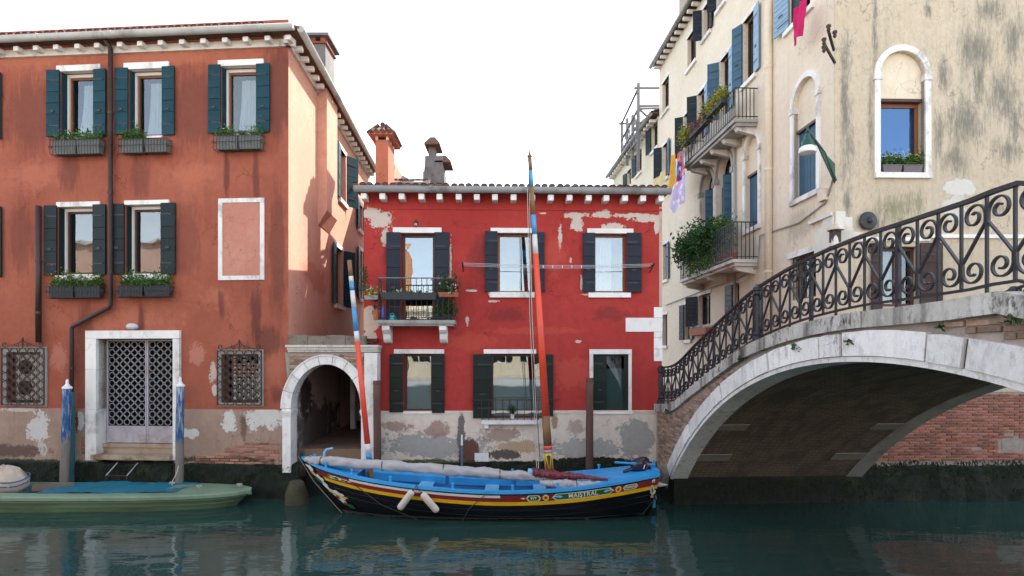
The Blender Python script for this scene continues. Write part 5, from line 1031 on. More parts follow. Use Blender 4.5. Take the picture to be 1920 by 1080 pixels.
# vault
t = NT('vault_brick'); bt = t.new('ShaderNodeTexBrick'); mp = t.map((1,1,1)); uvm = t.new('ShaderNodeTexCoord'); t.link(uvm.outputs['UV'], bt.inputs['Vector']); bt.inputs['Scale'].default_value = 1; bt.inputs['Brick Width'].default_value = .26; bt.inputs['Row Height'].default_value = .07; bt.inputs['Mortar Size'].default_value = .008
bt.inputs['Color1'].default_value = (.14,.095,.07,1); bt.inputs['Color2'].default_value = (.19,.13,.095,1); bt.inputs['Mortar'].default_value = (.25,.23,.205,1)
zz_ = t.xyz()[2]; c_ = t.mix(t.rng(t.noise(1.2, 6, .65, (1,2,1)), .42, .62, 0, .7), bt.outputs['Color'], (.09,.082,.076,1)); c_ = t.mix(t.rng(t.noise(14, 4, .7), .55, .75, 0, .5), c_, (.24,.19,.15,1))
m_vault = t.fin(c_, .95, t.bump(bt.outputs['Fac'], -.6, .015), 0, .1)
n = 60; m = MB(); uv = []
for i in range(n):
    p, q = apt(lerp(a0, a1, i/n), .02), apt(lerp(a0, a1, (i+1)/n), .02); m.poly((p[0], .3, p[1]), (q[0], .3, q[1]), (q[0], BW-.3, q[1]), (p[0], BW-.3, p[1]))
    s0, s1 = RA*lerp(a0, a1, i/n), RA*lerp(a0, a1, (i+1)/n); uv += [(.3, s0), (.3, s1), (BW-.3, s1), (BW-.3, s0)]
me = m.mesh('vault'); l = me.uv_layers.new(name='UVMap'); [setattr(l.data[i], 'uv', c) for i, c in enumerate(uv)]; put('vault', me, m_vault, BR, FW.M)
for aa, w_ in ((.16,.75),(.45,.6)):   # through stones bonded into the vault
    aa = a0+aa*.5
    for y0, y1 in ((.34, .34+w_), (BW-.34-w_, BW-.34)):
        pts = [apt(aa), apt(aa+.028), apt(aa+.028, .05), apt(aa, .05)]; part('bond_stone', MB().prism(pts, y0, y1), simple('dull_bond_stone', (.24,.22,.19,1), .9), BR, FW.M)
# spandrels: mortar core, courses of bricks, coping
def spandrel(y):
    m = MB(); N = 90
    for i in range(N):
        u0, u1 = [lerp(-.05, 16.1, (i+k)/N) for k in (0, 1)]
        def low(u):
            if not (us0-.35 < u < 2*UC-us0+.35): return .3
            c = abs(u-UC); r = RA+th-.03
            return max(.3, zcen+math.sqrt(max(0, r*r-c*c)))
        m.poly((u0,y,low(u0)),(u1,y,low(u1)),(u1,y,max(low(u1),ctop(u1)-.1)),(u0,y,max(low(u0),ctop(u0)-.1)))
    return m
for y in (0., BW): part('spandrel', spandrel(y), m_mortar, BR, FW.M)
part('abutment', MB().box(-.1, us0+.02, .02, BW-.02, -1, 2.2), m_algae, BR, FW.M)
def insp(u, z): return 0 < u < 11 and z > .72 and z < ctop(u)-CH-.01 and ((u-UC)**2+(z-zcen)**2) > (RA+th+.005)**2
bricks(BR, FW, insp, 0, 11, .72, 4., m_brick_pale, .25, .056, .012, 0, .05, 295, 21, .01)
cu = [0, .62]; 
while cu[-1] < 15.6: cu.append(cu[-1]+RNG.uniform(.95, 1.35))
for y0, y1 in ((-.09, .42), (BW-.42, BW+.09)):
    for a, b in zip(cu, cu[1:]):
        n = 5; up = [(lerp(a+.006, b-.006, i/n)) for i in range(n+1)]; e = RNG.uniform(-.008, .008)
        cp = part('coping_stone', MB().prism([(u, ctop(u)-CH) for u in up]+[(u, ctop(u)) for u in reversed(up)], y0+e, y1), m_cop, BR, FW.M)
m = MB(); N = 60
for i in range(N):
    u0, u1 = lerp(0, 16, i/N), lerp(0, 16, (i+1)/N); m.poly((u0,.4,ctop(u0)-.12),(u1,.4,ctop(u1)-.12),(u1,BW-.4,ctop(u1)-.12),(u0,BW-.4,ctop(u0)-.12))
part('deck', m, m_pave, BR, FW.M)
# railing of S scrolls
CW = .282
def spiral(c, r0, r1, th0, th1, n, asp): return [(c[0]+lerp(r0, r1, i/n)*math.cos(lerp(th0, th1, i/n)), c[1]+asp*lerp(r0, r1, i/n)*math.sin(lerp(th0, th1, i/n))) for i in range(n+1)]
asp = CW/.83
bot = list(reversed(spiral((.52, .195), .43, .11, 0., 2*math.pi*-1.35, 34, asp)))     # ends at (.95,.195) heading up
topp = spiral((.48, .80), .43, .11, math.pi, math.pi-2*math.pi*1.35, 34, asp)          # starts at (.05,.80)
SCR = bot + [(lerp(.95, .05, k), lerp(.30, .70, k)) for k in (.0, .25, .5, .75, 1.)] + topp
m_rail = simple('weathered_railing_iron', (.012,.0135,.018,1), .5, .35, 9, .3, 60, 0, .5, (1,1,1), (.035,.034,.034,1), .5)
def railing(y, ua, ub, newels):
    zb = lambda u: ctop(u)+.09; HH = .83; n = int((ub-ua)/.25)
    top = [(lerp(ua, ub, i/n), y, zb(lerp(ua, ub, i/n))+HH) for i in range(n+1)]
    rl = part('railing', MB().tube(top, .02, 4, True, .026, (0,0,1)), m_rail, BR, FW.M); part('bottom_rail', MB().tube([(u, y, z-HH) for u, _, z in top], .013, 4, True, .018, (0,0,1)), m_rail, rl, FW.M)
    nc = int((ub-ua)/CW)
    for k in range(nc+1):
        u = ua+k*CW; thick = k % 6 == 0; r = .022 if thick else .012
        part('post' if thick else 'bar', MB().box(u-r, u+r, y-r, y+r, ctop(u)-.02 if (thick or k % 2 == 0) else zb(u), zb(u)+HH), m_rail, rl, FW.M)
        if k == nc: break
        fl = k % 2; pts = []
        for x, z in SCR:
            xx = u+(x if fl == 0 else 1-x)*CW; pts.append((xx, y, zb(u+CW/2)+(ctop(xx)-ctop(u+CW/2))+z*HH))
        part('scroll', MB().tube(pts, .0085, 4, True, .015, None), m_rail, rl, FW.M)
    for u in newels:
        zt = zb(u)+HH+.03; prof = [(.10,0),(.10,.10),(.075,.12),(.085,.16),(.06,.2),(.07,.5),(.058,.8),(.08,.84),(.075,.88),(.09,.9),(.09,.95),(.04,1.0)]
        part('newel_post', MB().lathe([(r*.95, q*(zt-ctop(u)+.02)) for r, q in prof], (u, y, ctop(u)), 12), m_rail, rl, FW.M, smooth=False)
un = FW.u(1415); railing(.06, .12, 14.6, [.12, un]); railing(BW-.06, .95, 14.6, [un])
# weeds rooted in the joints
for k, (px, py, n, r) in enumerate(((1388,672,34,.07),(1590,640,26,.06),(1490,650,44,.13),(1250,770,60,.14),(1900,600,36,.08),(1760,612,18,.05))):
    u, z = FW.at(px, py, -.10); c = FW.W(u, -.10, z); rg = random.Random(k)
    single('weed', MB().leaves(n, lambda r_: (c.x+r_.gauss(0,.02), c.y+r_.gauss(0, r*.5), c.z+r_.gauss(0, r*.3)), .026, rg), m_leaf_d,
      ['weed tuft low on the bridge stair coping', 'weed hanging over the crown of the bridge arch', 'strip of weeds under the coping left of the arch crown', 'grass at the foot of the bridge coping beside the red house', 'tuft of weeds under the coping at the right edge', 'tiny weed on the brick strip right of the arch crown'][k], 'weed', tuple(c), 'weeds on the bridge')
# landing and streets
part('pavement', MB().box(3.95, 8.5, 14.95, 45, .5, 2.15), m_pave, kind='structure')
part('near_pavement', MB().box(-60, 60, -20, -.9, -1, 2.0), simple('pale_trachyte', (.55,.52,.48,1), .85, .2, 2, .2), kind='structure')
# ================================================================== cream houses along the street on the right
CX, CY = 7.81, 14.2
CF = Fr(CX, CY, .0297); CW_ = Fr(CX, CY, BA)
gr = (.17,.165,.14,1); gn = (.20,.20,.11,1)
def cz(px, py, rx, rz, c=gr, st=.9, amp=.9, ns=3., soft=1.1, lift=0, sx=(2.6,2.6,.45)): return (CF.at(px, py), (rx, rz), c, dict(amp=amp, nscale=ns, soft=soft, strength=st, lift=lift, sx=sx))
m_crf = plaster('stained_cream_plaster', (.52,.435,.32,1), (.59,.505,.39,1), (.28,.26,.21,1), [
    cz(1585,200,.22,2.6,gr), cz(1590,270,.28,.8,gr), cz(1640,60,.10,1.6,gr), cz(1632,230,.10,1.6,gr), cz(1830,90,.75,.9,gr), cz(1880,180,.7,1.,gr), cz(1835,150,.35,1.2,gr), cz(1905,230,.3,1.2,gr), cz(1790,300,.5,.6,gr), cz(1855,20,.6,.6,gr), cz(1810,230,.9,.9,gr), cz(1900,70,.4,1.,gr), cz(1740,20,.14,.25,(.14,.15,.13,1),.9), cz(1770,140,.25,.7,gr), cz(1760,250,.22,.9,gr), cz(1890,280,.6,.5,gr),
    cz(1680,390,.75,.55,gn,.8), cz(1640,420,.4,.5,gr), cz(1720,380,.3,.5,gn,.7), cz(1590,380,.2,.5,gr), cz(1860,390,.5,.3,gr),
    cz(1800,352,.42,.22,(.60,.58,.54,1),1,.5,3,.06,1,(1,1,1)), cz(1790,390,.30,.35,(.58,.56,.51,1),.9,.6,3,.06,1,(1,1,1)), cz(1580,430,.28,.16,(.66,.63,.57,1),1,.4,3,.05,1,(1,1,1))], streak=.6, bump=.4, grime=.35)
m_crw = plaster('cream_plaster', (.70,.60,.455,1), (.76,.67,.53,1), (.5,.43,.34,1), [(CW_.at(1500,420), (.9,.5), (.4,.34,.25,1), dict(amp=.9, nscale=3, soft=.5, strength=.6, sx=(2,2,.4))), (CW_.at(1405,470), (.8,.5), (.38,.33,.25,1), dict(amp=.9, nscale=3, soft=.5, strength=.6, sx=(2,2,.4)))], streak=.3)
m_crb = plaster('pale_cream_plaster', (.72,.63,.49,1), (.78,.70,.57,1), (.58,.52,.42,1), streak=.3)
m_crc = plaster('ivory_plaster', (.68,.62,.48,1), (.74,.69,.55,1), (.5,.45,.35,1), streak=.25)
CA = thing('cream_corner_house', 'stained cream corner house with round arched windows right of the street', 'house', (CX, CY, 2.1))
hf, hw, spw, spf = [], [], MB(), MB()
def arched(P, fr, mb, holes, x0, x1, ysill, yspr, ytr, kind):
    u0, u1 = fr.u(x0), fr.u(x1); xm = (x0+x1)/2; r = (u1-u0)/2; uc = (u0+u1)/2; zs, zp, zt = fr.z(xm, ysill), fr.z(xm, yspr), fr.z(xm, ytr)
    holes.append((u0, u1, zs, zp+r, .22)); N = 12
    A = lambda k, e=0: (uc-(r+e)*math.cos(math.pi*k), zp+(r+e)*math.sin(math.pi*k))
    for i in range(N):
        p, q = A(i/N), A((i+1)/N); mb.poly((p[0],0,p[1]),(q[0],0,q[1]),(q[0],0,zp+r),(p[0],0,zp+r)); mb.poly((p[0],0,p[1]),(q[0],0,q[1]),(q[0],.2,q[1]),(p[0],.2,p[1]))
    W_ = .14; sur = part('arched_surround', MB().box(u0-W_, u1+W_, -.09, .1, zs-.13, zs), m_white, P, fr.M)
    for i in range(7):
        k0, k1 = i/7+.002, (i+1)/7-.002; pts = [A(lerp(k0,k1,j/3)) for j in range(4)]+[A(lerp(k1,k0,j/3), W_) for j in range(4)]; part('arch_stone', MB().prism(pts, -.05, .12), m_white, sur, fr.M)
    for s in (-1, 1):
        a, b = (u0-W_, u0) if s < 0 else (u1, u1+W_); part('jamb', MB().box(a, b, -.05, .12, zs+.003, zp-.16), m_white, sur, fr.M); part('impost', MB().box(a-.03, b+.03, -.075, .122, zp-.157, zp-.004), m_white, sur, fr.M)
    part('lunette', MB().prism([(u0, zt), (u1, zt), (u1, zp)]+[A(1-j/N) for j in range(1, N)]+[(u0, zp)], .10, .16), m_crw, sur, fr.M)
    part('transom', MB().box(u0, u1, .06, .2, zt-.07, zt), m_darkwood, sur, fr.M)
    h = (u0, u1, zs, zt-.07)
    if kind == 'window': window(P, fr, h, m_wood, .2, .09, 0, None, m_glass_sky_tint)
    else:
        part('closed_backing', MB().box(u0, u1, .19, .21, zs, zt-.06), m_room, sur, fr.M)
        for a, b, hg in ((u0+.004, uc-.004, 'l'), (uc+.004, u1-.004, 'r')): shutter(P, fr, a, b, zs+.01, zt-.08, m_shut_blue, .14, 4, True, 0, hg, False)
    return u0, u1, zs, zt
fa_ = arched(CA, CF, spf, hf, 1649, 1733, 325, 139, 183, 'window'); arched(CA, CW_, spw, hw, 1489, 1533, 366, 186, 232, 'shut'); arched(CA, CW_, spw, hw, 1398, 1423, 427, 281, 322, 'shut')
ZTA = 24.  # wall head out of view, raised to keep the sun off the bridge railing
gw = CF.rect(1652, 462, 1722, 575); hf.append(gw+(.2,)); bwn = CW_.rect(1482, 478, 1530, 560); hw.append(bwn+(.25,)); uw = CW_.rect(1482, -60, 1519, 32); hw.append(uw+(.2,)); ldw = CW_.rect(1374, 528, 1400, 600)
ub = CW_.u(1386)
def swin(P, lst, fr, x0, y0, x1, y1, far=None, near=None, sill=True, ft=70, nt_=6, glass=None, mat=None):
    h = fr.rect(x0, y0, x1, y1); lst.append(h+(.2,)); u0, u1, z0, z1 = h; w_ = (u1-u0)*.5
    window(P, fr, h, mat or m_darkwood, .15, .06, 1, None, glass or m_glass_dim, None, (u0-.12, u1+.12, z0-.13, z0-.002, .09) if sill else None, (u0-.1, u1+.1, z1, z1+.13, .03))
    if far: shutter(P, fr, u0-w_, u0, z0, z1, far, -.06, 7, False, ft, 'r')
    if near: shutter(P, fr, u1, u1+w_, z0, z1, near, -.06, 7, False, nt_, 'l')
    return h
tb, pb, bb = m_shut_dark, m_shut_skylit, m_shut_blue
swin(CA, hw, CW_, 1394, 30, 1416, 150, bb, pb, True, 25)
wall(spf, 0, 14, 2.6, ZTA, hf); part('front_wall', spf, m_crf, CA, CF.M); wall(spw, ub, 0, 2.1, ZTA, hw); part('street_wall', spw, m_crw, CA, CW_.M)
part('hidden_wall', MB().poly((14,0,0),(14,12,0),(14,12,ZTA),(14,0,ZTA)).poly((0,12,0),(14,12,0),(14,12,ZTA),(0,12,ZTA)).poly((0,0,ZTA),(14,0,ZTA),(14,12,ZTA),(0,12,ZTA)), m_crb, CA, CF.M)
window(CA, CF, gw, m_darkwood, .16, .08, 1, None, m_glass_dim, [(gw[0]+.05, (gw[0]+gw[1])/2, gw[2], gw[3]-.1, 0)])
for x0, x1, hg in ((1631,1652,'r'), (1722,1763,'l')): a, b, c, d_ = CF.rect(x0, 456, x1, 590); shutter(CA, CF, a, b, c, d_, m_shut_brown, -.07, 7, False, 3, hg)
part('string_course', MB().box(CF.u(1742), 14, -.06, .05, CF.z(1800,447), CF.z(1800,440)).box(CF.u(1600), CF.u(1742), -.045, .05, CF.z(1660,452), CF.z(1660,445)), m_white, CA, CF.M)
window(CA, CW_, bwn, m_darkwood, .2, .06, 0, None, m_glass_dim, None, None, (bwn[0]-.1, bwn[1]+.1, bwn[3], bwn[3]+.16, .04))
for k in range(8): uu = lerp(bwn[0], bwn[1], (k+.5)/8); part('window_bar', MB().tube([(uu,.05,bwn[2]),(uu,.05,bwn[3])], .012, 5), m_iron, CA, CW_.M)
for zz in (.3, .6, .9): part('window_bar', MB().tube([(bwn[0],.05,lerp(bwn[2],bwn[3],zz)),(bwn[1],.05,lerp(bwn[2],bwn[3],zz))], .012, 5), m_iron, CA, CW_.M)
window(CA, CW_, uw, m_darkwood, .15, .07, 1, None, m_glass_dim, None, (uw[0]-.3, uw[1]+.2, uw[2]-.13, uw[2], .08))
shutter(CA, CW_, uw[0]-.62, uw[0], uw[2], uw[3], m_shut_skylit, -.07, 9, False, 8, 'r'); part('folded_shutter', MB().box(uw[0]+.01, uw[0]+.45, .02, .06, uw[2], uw[3]), m_shut_dark, CA, CW_.M)
part('corner_edge', MB().tube([(0,0,2.6),(0,0,ZTA)], .018, 6), m_crf, CA, CF.M)
# carved corner relief: a little hooded niche on a white scrolled panel, both sides of the corner
m_rel = STONE('white_relief_stone', (.66,.63,.56,1), .3)
rz = lambda py: CF.z(1580, py)
nb = part('corner_relief', MB().prism([(0,rz(458)),(CF.u(1625),rz(452)),(CF.u(1625),rz(438)),(CF.u(1596),rz(434)),(CF.u(1596),rz(408)),(CF.u(1583),rz(408)),(CF.u(1583),rz(397)),(0,rz(397))], -.05, .02), m_rel, CA, CF.M)
zc_ = CW_.z(1545, 430); part('relief_panel', MB().prism([(CW_.u(1530), CW_.z(1530,480)), (.0, rz(458)), (0., rz(397)), (CW_.u(1548), CW_.z(1548,408)), (CW_.u(1544), CW_.z(1544,425)), (CW_.u(1530), CW_.z(1530,440))], -.05, .02), m_rel, nb, CW_.M)
part('relief_moulding', MB().box(CW_.u(1522), .0, -.10, .0, CW_.z(1545,412), CW_.z(1545,406)), m_rel, nb, CW_.M)
hu, hz = CF.at(1569, 431, -.15); part('niche_hood', MB().lathe([(.19,0),(.18,.04),(.12,.13),(.03,.17)], (hu,-.10,hz), 12), m_crf, nb, CF.M); part('niche_block', MB().box(hu-.1, hu+.1, -.16, 0, hz-.28, hz), m_rust, nb, CF.M); part('niche_figure', MB().lathe([(.06,-.45),(.09,-.35),(.07,-.2),(.04,-.12)], (hu-.03,-.12,hz), 8), m_rel, nb, CF.M)
# brick base under and beyond the bridge
t_ = MB().poly((-.2,0,-1),(14,0,-1),(14,0,2.62),(-.2,0,2.62)); part('base_wall', t_, m_mortar, CA, CF.M)
quay('quay_wall', CF, -.6, 14, .86, -.06)
lim = lambda u: .95+(u-.35)*.66
bricks(CA, CF, lambda u, z: -.1 < u < 4.75 and .88 < z < min(2.6, lim(u)) and not (4.1 < u < 4.62 and 1.15 < z < 1.55+.12*math.sin(u*31)), 0, 4.75, .88, 2.6, m_brick, .25, .056, .012, 0, .045, 290, 33, .012)
part('patch', MB().box(4.15, 4.55, -.012, .0, 1.2, 1.5), m_gmortar, CA, CF.M)
for z0, z1 in ((.86,1.35),(1.36,1.9),(1.91,2.6)): part('corner_stone', MB().box(4.78, 5.0, -.05, .05, z0, z1), m_stone, CA, CF.M)
# ------------------------------------------------------------------ second house along the street
CB = thing('cream_street_house', 'tall cream street house with long iron balcony and blue shutters', 'house', tuple(CW_.W(ub-5, 0, 2.1)))
uc_ = CW_.u(1236); ZTB = CW_.z(1270, 75); hb, wb = [], []
swin(CB, hb, CW_, 1319, 8, 1332, 66, m_shut_navy, tb); swin(CB, hb, CW_, 1346, -60, 1360, 10, m_shut_navy, tb); swin(CB, hb, CW_, 1289, 62, 1305, 122); swin(CB, hb, CW_, 1242, 150, 1254, 208)
swin(CB, hb, CW_, 1351, 105, 1369, 215, bb, pb, False, 60); swin(CB, hb, CW_, 1309, 170, 1323, 262, tb, pb, False, 60); swin(CB, hb, CW_, 1283, 212, 1294, 290, tb, pb, False, 60); swin(CB, hb, CW_, 1243, 270, 1253, 335, tb, bb, True, 60)
swin(CB, hb, CW_, 1243, 458, 1252, 525, None, bb); swin(CB, hb, CW_, 1310, 552, 1332, 610, m_shut_navy, None, True, 30); swin(CB, hb, CW_, 1284, 570, 1296, 637, m_shut_navy, m_shut_navy, True, 10); swin(CB, hb, CW_, 1243, 590, 1251, 648, m_shut_navy, None, True, 10); swin(CB, hb, CW_, 1375, 530, 1399, 600, m_shut_navy, None, False, 5)
def opening(x0, x1, ysill, yspr, P, fr, lst, mb):
    u0, u1 = fr.u(x0), fr.u(x1); xm = (x0+x1)/2; r = (u1-u0)/2; um = (u0+u1)/2; zs, zp = fr.z(xm, ysill), fr.z(xm, yspr); lst.append((u0, u1, zs, zp+r, .3)); N = 12; A = lambda k, e=0: (um-(r+e)*math.cos(math.pi*k), zp+(r+e)*math.sin(math.pi*k))
    for i in range(N): p, q = A(i/N), A((i+1)/N); mb.poly((p[0],0,p[1]),(q[0],0,q[1]),(q[0],0,zp+r),(p[0],0,zp+r)); mb.poly((p[0],0,p[1]),(q[0],0,q[1]),(q[0],.3,q[1]),(p[0],.3,p[1]))
    pts = [A(j/12) for j in range(13)]+[A(1-j/12, .12) for j in range(13)]; s = part('arch_moulding', MB().prism(pts, -.06, .05), m_grey, P, fr.M)
    for a, b in ((u0-.13, u0), (u1, u1+.13)): part('capital', MB().box(a-.03, b+.03, -.1, .1, zp-.2, zp-.003), m_grey, s, fr.M); part('column', MB().tube([((a+b)/2, -.0, zs), ((a+b)/2, -.0, zp-.2)], .07, 8), m_stone, s, fr.M)
    window(P, fr, (u0, u1, zs, zp+r), m_darkwood, .3, .07, 1, .7, m_glass_dim)
    shutter(P, fr, u1-.3, u1, zs, zp-.25, bb, -.03, 7, False, 88, 'r'); shutter(P, fr, u0+.02, u0+.4, zs, zp-.3, bb, .2, 7, False, 0, 'l'); return u0
spb = MB(); opening(1343, 1374, 440, 325, CB, CW_, hb, spb); opening(1315, 1339, 455, 352, CB, CW_, hb, spb)
wall(spb, uc_, ub, 2.1, ZTB, hb); part('street_wall', spb, m_crb, CB, CW_.M); part('hidden_wall', MB().poly((uc_,0,2.1),(uc_,8,2.1),(uc_,8,ZTB),(uc_,0,ZTB)).poly((ub,0,ZTA-6),(ub,8,ZTA-6),(ub,8,ZTB),(ub,0,ZTB)), m_crb, CB, CW_.M)
nt2 = int((ub-uc_)/.5); eave(CB, CW_, uc_-.1, ub, ZTB, [uc_+.2+.5*k for k in range(nt2)], [ZTB-.02]*nt2, m_gutter_d, .09, -.4, ZTB+.14, None, None, (.13,.34,.13), roofd=4, pitch=.25, rows=1)
up_ = CW_.u(1441,-.1); pipe('downpipe', [(up_,-.1,ZTA),(up_,-.1,2.2)], .11, m_crw, CA, CW_, [(up_,-.1,z) for z in (6, 9, 12)])
u_ = CW_.u(1381); pipe('downpipe', [(u_,-.07,CW_.z(1381,240)),(u_,-.07,2.3)], .04, m_grey, CB, CW_)
def balcony(P, fr, x0, x1, yslab, yrail, out, mat_slab, nb):
    xm = (x0+x1)/2; u0, u1 = fr.u(x0, -out), fr.u(x1, -out); z0, z1 = fr.z(xm, yslab, -out), fr.z(xm, yrail, -out)
    b = part('balcony', MB().box(u0, u1, -out, .05, z0, z0+.10).box(u0+.06, u1-.06, -out+.08, .05, z0-.10, z0), mat_slab, P, fr.M)
    for k in range(nb): uu = lerp(u0+.3, u1-.25, k/(nb-1)); part('corbel', MB().add([(uu-.09,-out+.12,z0-.1),(uu+.09,-out+.12,z0-.1),(uu+.09,.02,z0-.1),(uu-.09,.02,z0-.1),(uu-.09,-out+.2,z0-.22),(uu+.09,-out+.2,z0-.22),(uu+.09,.02,z0-.34),(uu-.09,.02,z0-.34)], [(0,1,2,3),(4,7,6,5),(0,4,5,1),(1,5,6,2),(0,3,7,4)]), m_stone, b, fr.M)
    r = part('railing', MB().tube([(u0+.03,0,z1),(u0+.03,-out+.03,z1),(u1-.03,-out+.03,z1),(u1-.03,0,z1)], .02, 5), m_iron, P, fr.M)
    part('bottom_rail', MB().tube([(u0+.03,0,z0+.18),(u0+.03,-out+.03,z0+.18),(u1-.03,-out+.03,z0+.18),(u1-.03,0,z0+.18)], .014, 4), m_iron, r, fr.M)
    me = MB().tube([(0,0,0),(0,0,z1-z0-.1)], .011, 4).mesh('baluster'); n = int((u1-u0)/.14)
    for k in range(n+1): put('baluster', me, m_iron, r, fr.T(lerp(u0+.03, u1-.03, k/n), -out+.03, z0+.1))
    for k in range(1, 6):
        for uu in (u0+.03, u1-.03): put('baluster', me, m_iron, r, fr.T(uu, lerp(-out+.03, 0, k/6), z0+.1))
    return u0, u1, z0, z1
bu0, bu1, bz0, bz1 = balcony(CB, CW_, 1283, 1377, 272, 214, .75, m_grey, 5); lu0, lu1, lz0, lz1 = balcony(CB, CW_, 1274, 1374, 511, 443, .8, m_stone, 3)
# ------------------------------------------------------------------ third house and its roof terrace
CC = thing('ivory_street_house', 'lower ivory house at the far end of the street', 'house', tuple(CW_.W(uc_-4, 0, 2.1)))
ud = CW_.u(1150); ZTC = CW_.z(1200, 268); hc = []
for x0, y0, x1, y1 in ((1222,232,1233,280),(1194,284,1203,325),(1176,320,1183,350)): swin(CC, hc, CW_, x0, y0, x1, y1, tb, None, True, 15, 50)
m = MB(); wall(m, ud, uc_, 2.1, ZTC, hc); part('street_wall', m, m_crc, CC, CW_.M); part('end_wall', MB().poly((ud,0,2.1),(ud,8,2.1),(ud,8,ZTC),(ud,0,ZTC)), m_crc, CC, CW_.M)
nt2 = int((uc_-ud)/.5); eave(CC, CW_, ud-.1, uc_, ZTC, [ud+.2+.5*k for k in range(nt2)], [ZTC-.02]*nt2, m_gutter_d, .1, -.42, ZTC+.15, None, None, (.16,.36,.15), roofd=4, pitch=.3, rows=2)
AT = thing('roof_terrace', 'open grey timber roof terrace on the far ivory house', 'roof terrace', tuple(P3(1190, 300, 31)))
m_tim = simple('grey_timber', (.20,.20,.21,1), .9, .2, 4)
def beam(p0, p1, r=.055, n='beam'): part(n, MB().tube([P3(*p0), P3(*p1)], r, 4), m_tim, AT)
Ya, Yb = 30., 35.
for x, y0, y1, Y in ((1197,156,320,Ya),(1166,229,310,Yb),(1186,216,300,32.),(1176,222,310,33.5)): beam((x,y0,Y),(x,y1,Y), .07, 'post')
for a, b in (((1189,165,Ya),(1245,165,Ya)),((1197,199,Ya),(1240,198,Ya)),((1199,204,Ya),(1240,203,Ya)),((1160,232,Yb),(1208,232,Yb)),((1197,165,Ya),(1166,231,Yb)),((1197,203,Ya),(1166,262,Yb)),((1197,232,Ya),(1166,282,Yb)),((1200,206,Ya),(1215,220,Ya)),((1215,218,Ya),(1200,231,Ya)),((1197,262,Ya),(1166,300,Yb)),((1200,232,Ya),(1225,231,Ya))): beam(a, b, .045)
for k in range(7): q = k/6; beam((lerp(1195,1168,q), lerp(206,264,q), lerp(Ya,Yb,q)), (lerp(1195,1168,(q+.12)), lerp(262,300,q), lerp(Ya,Yb,q)), .025, 'lattice_bar')
for k in range(5): q = k/5; beam((lerp(1197,1166,q), lerp(262,296,q), lerp(Ya,Yb,q)), (lerp(1197,1166,q+.2), lerp(210,262,q+.2), lerp(Ya,Yb,q+.2)), .025, 'lattice_bar')
# ------------------------------------------------------------------ things on the cream houses
flower_box('grey planter with yellow flowers in the arched front window', CF, fa_[0]+.04, fa_[1]-.02, fa_[2]+.01, fa_[2]+.22, .34, -.06, .14, 'plain', m_leaf, [(m_fl_yel, 40)], None, simple('mauve_planter', (.13,.11,.12,1), .6), 51, None, 700)
def strip_plants(label, fr, u0, u1, d, z, n, rad, leaf, seed, cat='flower box', tm=None, size=.05, bloom=None):
    T = thing('balcony_planter', label, cat, fr.W((u0+u1)/2, d, z), None, fr.ang); rg = random.Random(seed)
    part('trough', MB().box(u0, u1, d-.1, d+.1, z-.18, z-.02), tm or m_trough, T, fr.M)
    part('foliage', MB().leaves(n, lambda r: (r.uniform(u0, u1), d+r.gauss(0, .4)*rad[0], z+rad[1]*(.3+r.gauss(0, .4))), size, rg), leaf, T, fr.M)
    if bloom: part('blossoms', MB().leaves(n//4, lambda r: (r.uniform(u0, u1), d+r.gauss(0, .4)*rad[0], z+rad[1]*(.4+r.gauss(0, .4))), size, rg), bloom, T, fr.M)
LB = bu1-bu0
strip_plants('yellow flowering planter at the near end of the long balcony', CW_, bu0+LB*.50, bu0+LB*.86, -.80, bz1-.02, 1300, (.28,.34), m_leaf_y, 61, bloom=m_leaf)
strip_plants('faded pink trailing planter in the middle of the long balcony', CW_, bu0+LB*.22, bu0+LB*.58, -.80, bz1-.10, 1000, (.24,.26), m_leaf_r, 62)
strip_plants('yellow shrub planter at the far end of the long balcony', CW_, bu0+.05, bu0+LB*.14, -.80, bz1-.1, 800, (.3,.45), m_leaf_y, 63, bloom=m_leaf)
T = thing('balcony_shrubs', 'dense dark green shrubs overflowing the lower street balcony', 'shrub', CW_.W((lu0+lu1)/2, -.5, lz0+.1), None, BA); rg = random.Random(71); LL = lu1-lu0
part('foliage', MB().leaves(4200, lambda r: (lu0+LL*(.02+.62*r.random()), -.72+r.gauss(0,.22), lz1-.05+r.gauss(0,.28)), .075, rg), m_leaf_d, T, CW_.M)
part('upright_foliage', MB().leaves(1100, lambda r: (lu0+LL*(.66+r.gauss(0,.07)), -.5+r.gauss(0,.14), lz1+.12+r.gauss(0,.2)), .06, rg), m_leaf, T, CW_.M)
part('feathery_foliage', MB().leaves(900, lambda r: (lu0+LL*(.2+.5*r.random()), -.82+r.gauss(0,.06), lz0+.45+r.gauss(0,.22)), .05, rg), m_leaf, T, CW_.M)
for k in range(3): part('pot', MB().lathe([(.10,0),(.15,.24),(.17,.25),(.17,.3)], (lu0+LL*(.68+.1*k), -.55, lz0+.1), 12), m_terra, T, CW_.M)
part('flower_trough', MB().box(CW_.u(1304), CW_.u(1336), -.26, -.06, CW_.z(1320,628), CW_.z(1320,616)), m_terra, None, CW_.M, label='terracotta trough with pale plants under the street window behind the railing', cat='flower box')
o = bpy.data.objects['flower_trough']; part('foliage', MB().leaves(160, lambda r: (r.uniform(CW_.u(1305), CW_.u(1335)), -.16+r.gauss(0,.05), CW_.z(1320,616)+abs(r.gauss(0,.07))), .04, random.Random(3)), leafmat('pale_leaf', (.3,.33,.25,1), (.5,.5,.42,1)), o, CW_.M)
